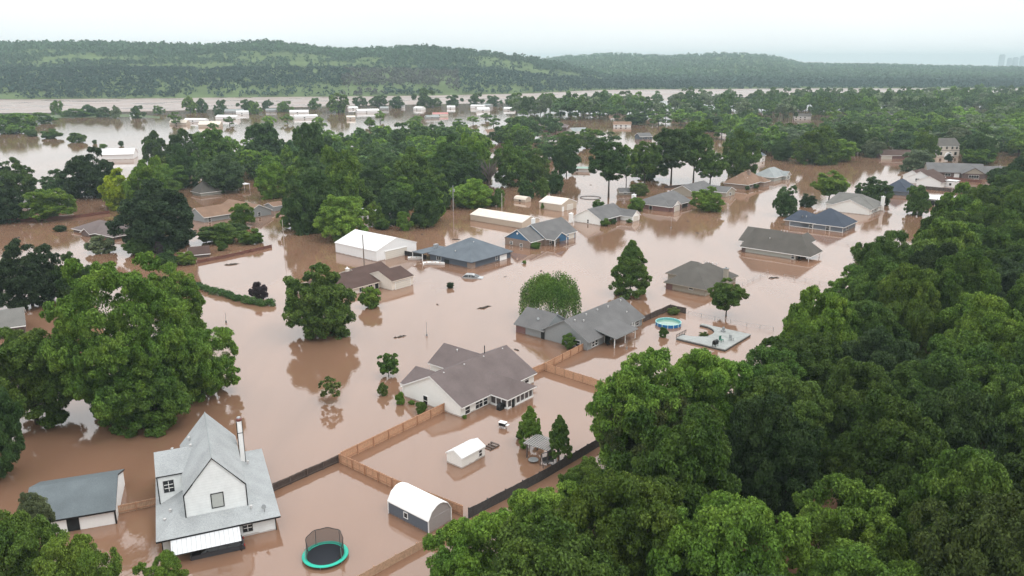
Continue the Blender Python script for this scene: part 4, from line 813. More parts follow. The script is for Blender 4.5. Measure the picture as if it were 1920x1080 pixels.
bp_ = thing('pump_pillar', 'small grey pillar on the back edge of the pale pool deck', 'pillar', tuple(G(1356, 622, .372)), .4); MB().box(-.3,.3,-.3,.3,0,.25).build('base', M_steel, bp_); MB().box(-.16,.16,-.16,.16,.25,.85).build('shaft', M_steel, bp_)

# ------------------------------------------------------------------ vehicles
M_silver = mat('silver_paint', (.42,.43,.44), rough=.3, metal=.3, var=.05, spec=.6); M_dkp = mat('charcoal_paint', (.035,.037,.045), rough=.22, var=.05, spec=.7); M_bluep = mat('blue_paint', (.03,.09,.28), rough=.3, spec=.6); M_tyre = mat('tyre_rubber', (.015,.015,.015), var=.1); M_whp = mat('white_car_paint', (.55,.55,.54), rough=.3, spec=.6)
M_lamp = mat('red_lamp_lens', (.3,.02,.02), rough=.2); M_head = mat('clear_lamp_lens', (.6,.6,.58), rough=.15)
def car(name, label, px, py, rz, paint, L=4.7, Wd=1.8, sink=.75, tilt=0.0):
    """car body from a lengthwise profile, sunk to its windows in the water"""
    p = G(px, py, .2); t_ = thing(name, label, 'car', (p.x, p.y, -sink), rz); t_.rotation_euler = (0, tilt, rz)
    pr = [(-L/2,.35),(-L/2,.85),(-L/2+.12,1.0),(-L/2+1.1,1.08),(L/2-.15,1.05),(L/2,.8),(L/2,.35)]
    cab = [(-L/2+.9,1.06),(-L/2+1.75,1.52),(-L/2+2.3,1.6),(L/2-.75,1.56),(L/2-.18,1.05)]
    b = MB(); h = Wd/2; b.prism(pr, -h, h, 'y'); b.build('body', paint, t_)
    g = MB(); n = len(g.v)
    for s_, y in ((0,-h+.06),(1,h-.06)):
        for (x, z) in cab: g.v.append((x, y*(1 if z < 1.2 else .8), z-.02))
    k = len(cab)
    for j in range(k-1): g.f.append((j, j+1, k+j+1, k+j)); g.m.append(0)
    g.f.append(tuple(range(k))); g.m.append(0); g.f.append(tuple(range(k, 2*k))); g.m.append(0); g.build('windows', GL, t_)
    r = MB(); r.prism([(-L/2+1.9,1.55),(-L/2+2.35,1.6),(L/2-.8,1.56),(L/2-.85,1.62),(-L/2+2.35,1.66)], -h*.82, h*.82, 'y')
    for x0, z0, x1, z1 in ((-L/2+.95,1.08,-L/2+1.85,1.56),(-L/2+2.5,1.06,-L/2+2.5,1.6),(L/2-1.6,1.06,L/2-1.6,1.6),(L/2-.22,1.06,L/2-.8,1.58)):
        for s_ in (-1, 1): r.tube([(x0, s_*(h-.05), z0), (x1, s_*(h*.81), z1)], .045, 5)
    for s_ in (-1,1): r.tube([(-L/2+2.2, s_*h*.6, 1.71), (L/2-1, s_*h*.6, 1.71)], .03, 5)
    r.build('cab_frame', paint, t_)
    for s_ in (-1,1):
        MB().box(L/2-.06,L/2+.02,s_*(h-.28)-.12,s_*(h-.28)+.12,.75,.98).build('tail_lamp', M_lamp, t_); MB().box(-L/2-.02,-L/2+.06,s_*(h-.3)-.18,s_*(h-.3)+.18,.68,.84).build('headlight', M_head, t_)
        for x in (-L/2+.85, L/2-.85): MB().tube([(x,s_*(h-.2),.33),(x,s_*(h+.01),.33)], .33, 12).build('wheel', M_tyre, t_)
        MB().box(-L/2+1.45,-L/2+1.62,s_*(h+.08)-.1,s_*(h+.08)+.1,1.08,1.22).build('mirror', paint, t_)
    return t_
car('estate_car', 'silver estate car sunk to its windows in front of the slate house', 886, 519, math.radians(168), M_silver, sink=.85)
p_ = G(422, 1038, .3); car('parked_truck', 'dark pickup flooded under the white awning of the farmhouse', 408, 1027, math.radians(23), M_dkp, 4.9, 1.9, .6)
car('sunken_car', 'blue car mostly under water beyond the yellow-green bushes', 888, 364, math.radians(10), M_bluep, sink=1.15)
car('sunken_car', 'white car roof showing near trees at the left, above brown water', 169, 369, math.radians(30), M_whp, sink=1.2)
# trailer by the slate house with float junk
def boat(label, px, py, rz, L=3.6, col=None):
    p = G(px, py); t_ = thing('small_boat', label, 'boat', (p.x, p.y, .05), rz); b = MB(); n = 9; rows = []
    for i in range(n):
        u = i/(n-1); x = -L/2+L*u; w = .75*math.sin(PI*min(1, .35+u*.65))**.6 if u < 1 else .02; rows.append((x, w))
    for (x0,w0),(x1,w1) in zip(rows, rows[1:]):
        for s_ in (-1,1): b.poly([(x0,s_*w0,.5),(x1,s_*w1,.5),(x1,s_*w1*.6,-.1),(x0,s_*w0*.6,-.1)]); b.poly([(x0,s_*w0,.5),(x1,s_*w1,.5),(x1,s_*w1*.85,.5),(x0,s_*w0*.85,.5)])
        b.poly([(x0,-w0*.6,.0),(x1,-w1*.6,.0),(x1,w1*.6,.0),(x0,w0*.6,.0)])
    b.build('hull', col or W_['paint'], t_)
    for x in (-L*.25, L*.1): MB().box(x-.12,x+.12,-.55,.55,.33,.38).build('bench', M_woodr, t_)
    return t_
boat('white boat aground left of the slate house wall, beside the air unit', 808, 495, .3); boat('second white boat beside the slate house doors', 822, 496, -.1, 3.0); boat('white boat by the black panel fence', 778, 486, .1, 3.4)
# ------------------------------------------------------------------ pergola, table, swing
pg = G(988, 858); PG = thing('pergola', 'weathered grey pergola with slatted roof between two pear trees', 'pergola', (pg.x, pg.y, 0), math.radians(-34))
for x in (0,2.9):
    for y in (0,2.3): MB().box(x-.07,x+.07,y-.07,y+.07,-.8,1.75).build('post', M_oldr, PG)
b = MB().box(-.3,3.2,-.06,.06,1.75,1.9).box(-.3,3.2,2.24,2.36,1.75,1.9); b.build('beam', M_oldr, PG)
b = MB()
for k in range(12): x = -.25+k*.3; b.box(x-.1,x+.1,-.35,2.65,1.9,1.95)
b.build('roof_slats', mat('grey_slats', (.26,.25,.24), var=.2), PG)
tb = G(1000, 861, .3); TB = thing('garden_table', 'round grey garden table standing under the pergola', 'table', (tb.x, tb.y, 0)); MB().tube([(0,0,.22),(0,0,.28)], .6, 20).build('tabletop', M_steel, TB); MB().tube([(0,0,-.6),(0,0,.22)], .06, 8).build('pedestal', M_steel, TB)
sw = G(1028, 872); SW = thing('porch_swing', 'dark hanging porch swing at the foot of the right pear tree', 'swing', (sw.x, sw.y, 0), .5)
for x in (-.9,.9): MB().tube([(x,-.5,-.6),(x,0,1.7),(x,.5,-.6)], .045, 6).build('side_frame', M_char, SW)
MB().tube([(-.9,0,1.7),(.9,0,1.7)], .05, 6).build('top_bar', M_char, SW); MB().box(-.65,.65,-.25,.25,.45,.52).build('seat', M_char, SW); MB().box(-.65,.65,.22,.28,.52,1.0).build('backrest', M_char, SW)
mb_ = G(944, 802); MBX = thing('bench_grill', 'small white-topped black box stand alone in the flooded yard', 'stand', (mb_.x, mb_.y, 0), -.5)
MB().box(-.55,.35,-.28,.28,.3,.72).build('cabinet', W_['black'], MBX); MB().box(-.6,.4,-.33,.33,.72,.8).build('top', W_['paint'], MBX); MB().box(.4,.75,-.25,.25,.5,.55).build('side_shelf', W_['paint'], MBX)
for x in (-.5,.3):
    for y in (-.24,.24): MB().box(x-.03,x+.03,y-.03,y+.03,-.6,.3).build('leg', W_['paint'], MBX)
cg = G(939, 767); CG = thing('covered_grill', 'grill under a black cover beside the sunroom', 'grill', (cg.x, cg.y, 0), .9)
b = MB().prism([(-.55,-.3),(.55,-.3),(.6,.35),(.42,.75),(.1,.9),(-.3,.88),(-.55,.5)], -.32, .32, 'y'); b.build('cover', W_['black'], CG); MB().box(-.5,.5,-.3,.3,-.7,-.3).build('cabinet', W_['black'], CG)
pl = G(921, 838); PL = thing('float_pallet', 'broken dark wooden steps floating beside the small white shed', 'steps', (pl.x, pl.y, .0), .9)
for k in range(4): MB().box(-.8+k*.45,-.6+k*.45,-.6,.6,.0+.06*k,.1+.06*k).build('tread', M_oldr, PL)
for y in (-.6,.55): MB().box(-.9,.9,y,y+.08,-.1,.1).build('stringer', M_oldr, PL)
# patio clutter behind the grey house
chair('dark patio chair under the patio roof of the pale grey house', 1140, 648, -.1, .4, W_['black']); chair('second dark patio chair nearer the white post at the pale grey house', 1152, 644, -.1, 1.4, W_['black'])
ld = G(1187, 622); LD = thing('step_ladder', 'pale A-frame pool ladder leaning by the right end of the pale grey house', 'ladder', (ld.x, ld.y, 0), .3)
for s_ in (-1,1): MB().tube([(s_*.25,-.5,-.5),(s_*.2,0,1.7),(s_*.25,.5,-.5)], .035, 6).build('rail', W_['paint'], LD)
for k in range(4): MB().box(-.25,.25,-.42+k*.1,-.36+k*.1,.0+k*.4,.04+k*.4).build('rung', W_['paint'], LD)
# ------------------------------------------------------------------ poles
def pole(label, px, py, top, r=.14, m=None, arm=True, trans=False, group=None, lean=0.0):
    p = G(px, py); c, s = math.cos(PITCH), math.sin(PITCH)
    best = min((abs(pix(p.x, p.y, z)[1]-top), z) for z in np.arange(.5, 16, .05))[1]
    t_ = thing('utility_pole', label, 'utility pole', (p.x, p.y, 0)); MB().tube([(0,0,-1),(lean,0,best)], [r, r*.7], 8).build('shaft', m or M_pole, t_)
    if arm: MB().box(-.9,.9,-.06,.06,best-.7,best-.56).build('crossarm', m or M_pole, t_)
    if trans: MB().tube([(.32,0,best-2.0),(.32,0,best-1.1)], .26, 10).build('transformer', M_steel, t_); MB().tube([(-.8,0,best-1.9),(-.8,0,best-1.6)], .2, 8).build('lamp', M_steel, t_)
    return t_
def pix(x, y, z):
    c, s = math.cos(PITCH), math.sin(PITCH); q = z-CAMH; dep = y*c-q*s; up = y*s+q*c; return 960+FPX*x/dep, 540-FPX*up/dep
pole('weathered pole standing before the large white metal barn', 683, 501, 440, .15, arm=False)
pole('pole with grey transformer left of the yellow-green round bushes', 850, 395, 348, .17, M_steel, False, True)
pole('pale pole with meter box beside the two small cedars', 941, 398, 362, .13, M_polew, False)
pole('pale tan pole alone in brown water right of the big tree', 533, 462, 412, .10, M_polew, False)
pole('leaning grey pole at the edge of the woods, upper right', 1739, 451, 403, .16, M_pole, False, False, None, .7)
pole('short pole with basket box in front of the tin-roofed shed', 1754, 400, 372, .12, M_steel, False)
def signpost(label, px, py, top):
    p = G(px, py); best = min((abs(pix(p.x, p.y, z)[1]-top), z) for z in np.arange(.3, 6, .05))[1]
    t_ = thing('sign_post', label, 'sign post', (p.x, p.y, 0), .3); MB().tube([(0,0,-1),(0,0,best)], .035, 6).build('shaft', M_steel, t_); MB().box(-.16,.16,-.03,.03,-.0,.42).build('box', M_steel, t_)
signpost('thin grey street post in open pale water above the mauve-roofed house', 800, 630, 603); signpost('thin post in the water below the brick garage-front house', 1258, 428, 407)
signpost('thin grey post in the water at the tip of the hedge', 424, 605, 586); signpost('faint thin post in the yard below the patio of the pale grey house', 1175, 655, 637)
# basketball-like vent tower on red stake etc.
def junk(label, px, py, s, seed, name='floating_debris', col=None):
    rg = random.Random(seed); p = G(px, py); t_ = thing(name, label, 'debris', (p.x, p.y, 0), rg.random()*3); b = MB()
    for k in range(7):
        x, y = rg.uniform(-s, s), rg.uniform(-s*.4, s*.4); l = rg.uniform(.3, .9)*s; a = rg.uniform(-.7, .7); dx, dy = math.cos(a), math.sin(a)
        b.tube([(x-dx*l, y-dy*l, -.03), (x, y, rg.uniform(.05, .22)*min(1, s)), (x+dx*l, y+dy*l, -.02)], [.03*s+.02, .07*s+.03, .03*s], 5)
    b.box(-s*.5, s*.35, -s*.2, s*.22, -.05, .1*s+.04); b.build('driftwood', col or M_junk, t_)
for i, (px, py, s, lb) in enumerate([(750,632,.8,'forked driftwood in open water left of the thin street post'),(909,577,1.1,'flat mat of grey-green debris in open water below the sunken car'),(820,571,.35,'small black floating box between the round bush and flat debris mat'),
   (969,656,.55,'black debris near the left end of the pale grey house'),(719,533,.6,'dark log by the garage corner of the brown-roofed house'),(947,519,.3,'tiny dark float left of the willow'),(1014,508,.5,'small dark log above the willow'),
   (1289,415,.6,'dark log on pale water below the round lawn tree, nearest the trees'),(1308,437,.7,'dark log farther out below the round lawn tree'),(1416,379,.5,'dark float on the bright water lane, upper one'),(1401,405,.5,'dark float on the bright water lane, lower one'),
   (1452,521,1.0,'bare branch drifting just below the corner house reflection'),(1226,397,.4,'dark float left of the brick house porch opening'),(1135,470,.4,'tiny debris above the tall dark tree'),(1622,398,.5,'yellowish clump of debris right of the white house'),
   (437,496,1.4,'dark floating branches in the pale pool beside the red fence'),(660,470,1.0,'brown wreckage behind the white barn roof'),(705,531,.5,'debris stuck near the pole base'),(1095,330,.5,'debris float below the green-roofed carport'),(1108,347,.4,'small dark float left of the two-trunked tree'),
   (855,449,.9,'pale debris in brown water left of the long tan barn'),(792,440,.5,'white debris in brown water behind the slate house'),(33,446,.8,'pale scum patch at the far left')]):
    junk(lb, px, py, s, i+3)
wp = G(1128, 347); RT_ = thing('ring_pool', 'thin dark rim of a drowned round pool in pale water', 'swimming pool', (wp.x+2, wp.y, 0)); 
RT_.location = tuple(G(1107, 371)); b = MB(); torus(b, (0,0,.12), 3.6, .09, 40, 6); b.build('rim', M_char, RT_, True)
for k in range(10): a = 2*PI*k/10; MB().tube([(3.6*math.cos(a),3.6*math.sin(a),-.8),(3.6*math.cos(a),3.6*math.sin(a),.12)], .05, 5).build('leg', M_char, RT_)
# ------------------------------------------------------------------ trees
def unit_dirs(n, rg, up=.25, lo=-.75):
    d = rg.normal(size=(n*3, 3)); d[:, 2] += up; d /= np.linalg.norm(d, axis=1)[:, None]; d = d[d[:, 2] > lo]; return d[:n]
def crown_mesh(name, seed, NL=18, KL=17, per=150, leaf=.03, lobe=(.24,.42), clump=(.05,.105), vr=.85, shape='round', fill=.12):
    """crown about (0,0,0), horizontal radius 1, half-height vr: big limbs carry lobes, lobes carry leaf clumps, clumps carry small leaves"""
    rg = np.random.RandomState(seed); d = unit_dirs(NL, rg, .18, -.85)
    for _ in range(25):                                             # spread the lobes apart
        df = d[:, None]-d[None]; ds = np.linalg.norm(df, axis=2)+np.eye(NL); d = d+.04*np.sum(df/ds[..., None]**3, axis=1)/NL*2; d /= np.linalg.norm(d, axis=1)[:, None]
    rl = rg.uniform(lobe[0], lobe[1], NL); fr = rg.uniform(.78, 1.08, NL)
    lc = d*((fr-rl)*1.0)[:, None]
    if shape == 'cone':
        h = (np.arange(NL)+rg.rand(NL))/NL; a = np.arange(NL)*2.4+rg.rand(NL)*.5; rl = (.38-.22*h)*rg.uniform(.9, 1.1, NL); rr = np.maximum((1-h**1.9)**.75-rl, 0)*rg.uniform(.85, 1.05, NL)
        lc = np.stack([np.cos(a)*rr, np.sin(a)*rr, (h*2-1)*.86], -1)
    elif shape in ('dome', 'bush'): lc[:, 2] = np.where(lc[:, 2] < -.4, -.4-(-.4-lc[:, 2])*.7, lc[:, 2])
    K = NL*KL; ld = rg.normal(size=(K, 3)); oc = np.repeat(lc/(np.linalg.norm(lc, axis=1)[:, None]+1e-6), KL, 0)
    ld += oc*.75; ld[:, 2] += .3; ld /= np.linalg.norm(ld, axis=1)[:, None]
    c = np.repeat(lc, KL, 0)+ld*(np.repeat(rl, KL)*rg.uniform(.62, 1.0, K))[:, None]*np.array([1, 1, .8]); rc = rg.uniform(clump[0], clump[1], K)*(np.repeat(rl, KL)/.33)**.5
    nf = int(K*fill); fd = unit_dirs(nf, rg, 0, -1); nf = len(fd); c = np.concatenate([c, fd*rg.uniform(.1, .6, nf)[:, None]]); rc = np.concatenate([rc, np.full(nf, clump[1]*1.5)]); K = len(c)
    c[:, 2] *= vr; n = K*per; own = np.repeat(np.arange(K), per); dd = rg.normal(size=(n, 3)); cc = c[own]
    out = cc/np.array([1, 1, vr]); out /= (np.linalg.norm(out, axis=1)[:, None]+1e-6); dd += out*.6; dd[:, 2] += .35; dd /= np.linalg.norm(dd, axis=1)[:, None]
    p = cc+rc[own][:, None]*dd*(.35+.75*rg.rand(n, 1)**.7)*np.array([1.15, 1.15, .75])
    nr = dd*.45+rg.normal(size=(n, 3))*.42+np.array([0, 0, .5]); nr /= np.linalg.norm(nr, axis=1)[:, None]
    t = np.cross(nr, rg.normal(size=(n, 3))); t /= np.linalg.norm(t, axis=1)[:, None]; w = np.cross(nr, t); s = leaf*(.55+.8*rg.rand(n, 1))
    q = np.stack([p-t*s*.8, p-w*s*.5+nr*s*.1, p+t*s*.8-nr*s*.25, p+w*s*.5+nr*s*.1], 1).reshape(-1, 3)
    return quads_mesh(name, q)
def trunk_mesh(name, seed, limbs=6, r=.055, fork=.35, twig=False):
    """trunk and limbs, unit height 1, crown radius about 1*(R/H) handled by scale"""
    rg = random.Random(seed); b = MB(); b.tube([(0,0,-.06),(rg.uniform(-.01,.01),0,.15),(rg.uniform(-.03,.03),rg.uniform(-.03,.03),fork),(rg.uniform(-.05,.05),rg.uniform(-.05,.05),.8)], [r*1.35, r, r*.8, r*.2], 8)
    for k in range(limbs):
        a = 2*PI*k/limbs+rg.uniform(-.4,.4); z0 = fork*rg.uniform(.75,1.3); L = rg.uniform(.45,.75); e = rg.uniform(.18,.45)
        p0 = Vector((0,0,z0)); p1 = Vector((math.cos(a)*L*.45, math.sin(a)*L*.45, z0+e*.6)); p2 = Vector((math.cos(a)*L, math.sin(a)*L, z0+e))
        b.tube([p0, p1, p2], [r*.6, r*.38, r*.1], 6)
        for q in range(5 if twig else 2):
            a2 = a+rg.uniform(-1,1); s0 = p0.lerp(p2, rg.uniform(.4,.8)); s1 = s0+Vector((math.cos(a2)*.25, math.sin(a2)*.25, rg.uniform(.08,.3))); b.tube([s0, (s0+s1)/2+Vector((0,0,.02)), s1], [r*.25, r*.15, r*.05], 5)
    me = bpy.data.meshes.new(name); me.from_pydata(b.v, [], b.f); me.materials.append(M_bark); me.polygons.foreach_set('use_smooth', [True]*len(me.polygons)); return me
def willow_mesh(name, seed):
    rg = np.random.RandomState(seed); n = 820; a = rg.rand(n)*6.283; r = rg.rand(n)**.55; top = (1-r**2)**.5*(.72+.16*np.sin(a*3+1)+.1*np.sin(a*5))-.05+rg.normal(size=n)*.05; r = r*(1+.07*np.sin(a*4+2)); q = []
    for i in range(n):
        L = rg.uniform(.45, 1.25)*(.6+.6*r[i]); z0 = top[i]; x, y = np.cos(a[i])*r[i]*.92, np.sin(a[i])*r[i]*.92; m = int(L/.035)
        zz = z0-np.linspace(0, L, m); zz = zz[zz > -.95]; m = len(zz); dr = np.linspace(0, .12, m)*rg.uniform(.2, .8)
        P = np.stack([x+np.cos(a[i])*dr+rg.normal(size=m)*.03, y+np.sin(a[i])*dr+rg.normal(size=m)*.03, zz], -1); q.append(P)
    p = np.concatenate(q); n = len(p); t = np.tile(np.array([0, 0, -1.]), (n, 1))+rg.normal(size=(n, 3))*.3; t /= np.linalg.norm(t, axis=1)[:, None]; w = np.cross(t, rg.normal(size=(n, 3))); w /= np.linalg.norm(w, axis=1)[:, None]; s = .034
    return quads_mesh(name, np.stack([p-t*s*.8, p-w*s*.55, p+t*s*.8, p+w*s*.55], 1).reshape(-1, 3))
CR = {
 'giant': [crown_mesh('crown_mesh', 5, NL=46, KL=24, per=190, leaf=.0165, lobe=(.15,.28), clump=(.035,.075), vr=.8, fill=.05)],
 'hero': [crown_mesh('crown_mesh', 11+i, NL=22, KL=18, per=240, leaf=.024, clump=(.055,.115), shape=('dome','round')[i % 2]) for i in range(5)],
 'near': [crown_mesh('crown_mesh', 31+i, NL=20, KL=15, per=170, leaf=.034, clump=(.06,.12), shape=('dome','round')[i % 2]) for i in range(4)],
 'mid': [crown_mesh('crown_mesh', 51+i, NL=15, KL=11, per=105, leaf=.052, clump=(.075,.14), shape='dome') for i in range(5)],
 'far': [crown_mesh('crown_mesh', 71+i, NL=11, KL=7, per=48, leaf=.095, clump=(.1,.17), shape='dome') for i in range(4)],
 'cone': [crown_mesh('crown_mesh', 91+i, NL=26, KL=13, per=150, leaf=.040, clump=(.07,.13), vr=1.0, shape='cone', fill=.2) for i in range(2)],
 'bush': [crown_mesh('crown_mesh', 101+i, NL=10, KL=12, per=130, leaf=.065, lobe=(.3,.5), clump=(.08,.16), shape='bush', fill=.25) for i in range(3)],
 'sparse': [crown_mesh('crown_mesh', 121+i, NL=16, KL=6, per=26, leaf=.085, lobe=(.2,.4), clump=(.06,.12), shape='dome', fill=.05) for i in range(2)],
 'willow': [willow_mesh('crown_mesh', 7)],
}
TK = [trunk_mesh('trunk_mesh', i, 6, .04+.006*(i % 3), .3+.05*(i % 3)) for i in range(5)]; TKB = trunk_mesh('bare_trunk_mesh', 9, 9, .035, .25, True)
COLS = {'g':(.125,.212,.030),'m':(.092,.160,.028),'d':(.060,.108,.027),'k':(.036,.063,.023),'b':(.070,.122,.042),'y':(.27,.33,.02),'l':(.150,.245,.032),'o':(.108,.150,.036),'s':(.140,.180,.095),'p':(.045,.030,.038),'w':(.125,.205,.042)}
CN = {'w':'mid green','g':'fresh green','m':'mid green','d':'dark green','k':'very dark green','b':'cool blue-green','y':'yellow-green','l':'bright green','o':'olive green','s':'pale sage green','p':'dark purple'}
trnd = random.Random(77)
def tree(label, cat, px, base, top, w, col, kind='mid', name='broadleaf_tree', trunk=True, cb=None, group=None, pos=None, H=None, R=None, dark=1.0):
    """base/top rows and crown width of the tree in the survey give its place, height and spread"""
    if pos is None:
        p = G(px, base); p.z = 0
        H = min((abs(pix(p.x, p.y, z)[1]-top), z) for z in np.arange(.3, 34, .1))[1]
        dep = (p.y*math.cos(PITCH)+(CAMH-H*.6)*math.sin(PITCH))/FPX; R = w*dep/2
        if H > 1.2: p.y += R*.25; p.x *= 1+R*.25/max(p.y, 1)
    else: p = Vector(pos)
    root = thing(name, label, cat, (p.x, p.y, 0), trnd.uniform(0, 6.28), group)
    low = cb if cb is not None else (.12 if kind in ('giant','hero','near','mid','far','sparse') else .0)
    low = low-.2 if (kind in ('giant','hero','near','mid','far') and low < .13) else low; low = -.16 if kind == 'bush' else low; z0 = H*low; vr = {'giant':.8,'hero':.85,'near':.85,'mid':.85,'far':.85,'cone':1.0,'bush':.85,'sparse':.8,'willow':.95}[kind]
    me = trnd.choice(CR[kind]); o = bpy.data.objects.new('crown', me); COL.objects.link(o); o.parent = root
    ch = (H-z0)/2; sx = R*.97; o.scale = (sx, sx, ch/vr*.98); o.location = (0, 0, z0+ch*(.92 if kind in ('bush',) else 1.0)); c = COLS[col]; j = trnd.uniform(.9, 1.1)*dark
    o.color = (c[0]*j*trnd.uniform(.93, 1.07), c[1]*j, c[2]*j*trnd.uniform(.9, 1.1), 1)
    if trunk:
        t_ = bpy.data.objects.new('trunk', trnd.choice(TK)); COL.objects.link(t_); t_.parent = root; hh = z0+ch*1.3; t_.scale = (max(R*.75, hh*.3), max(R*.75, hh*.3), hh)
    return root
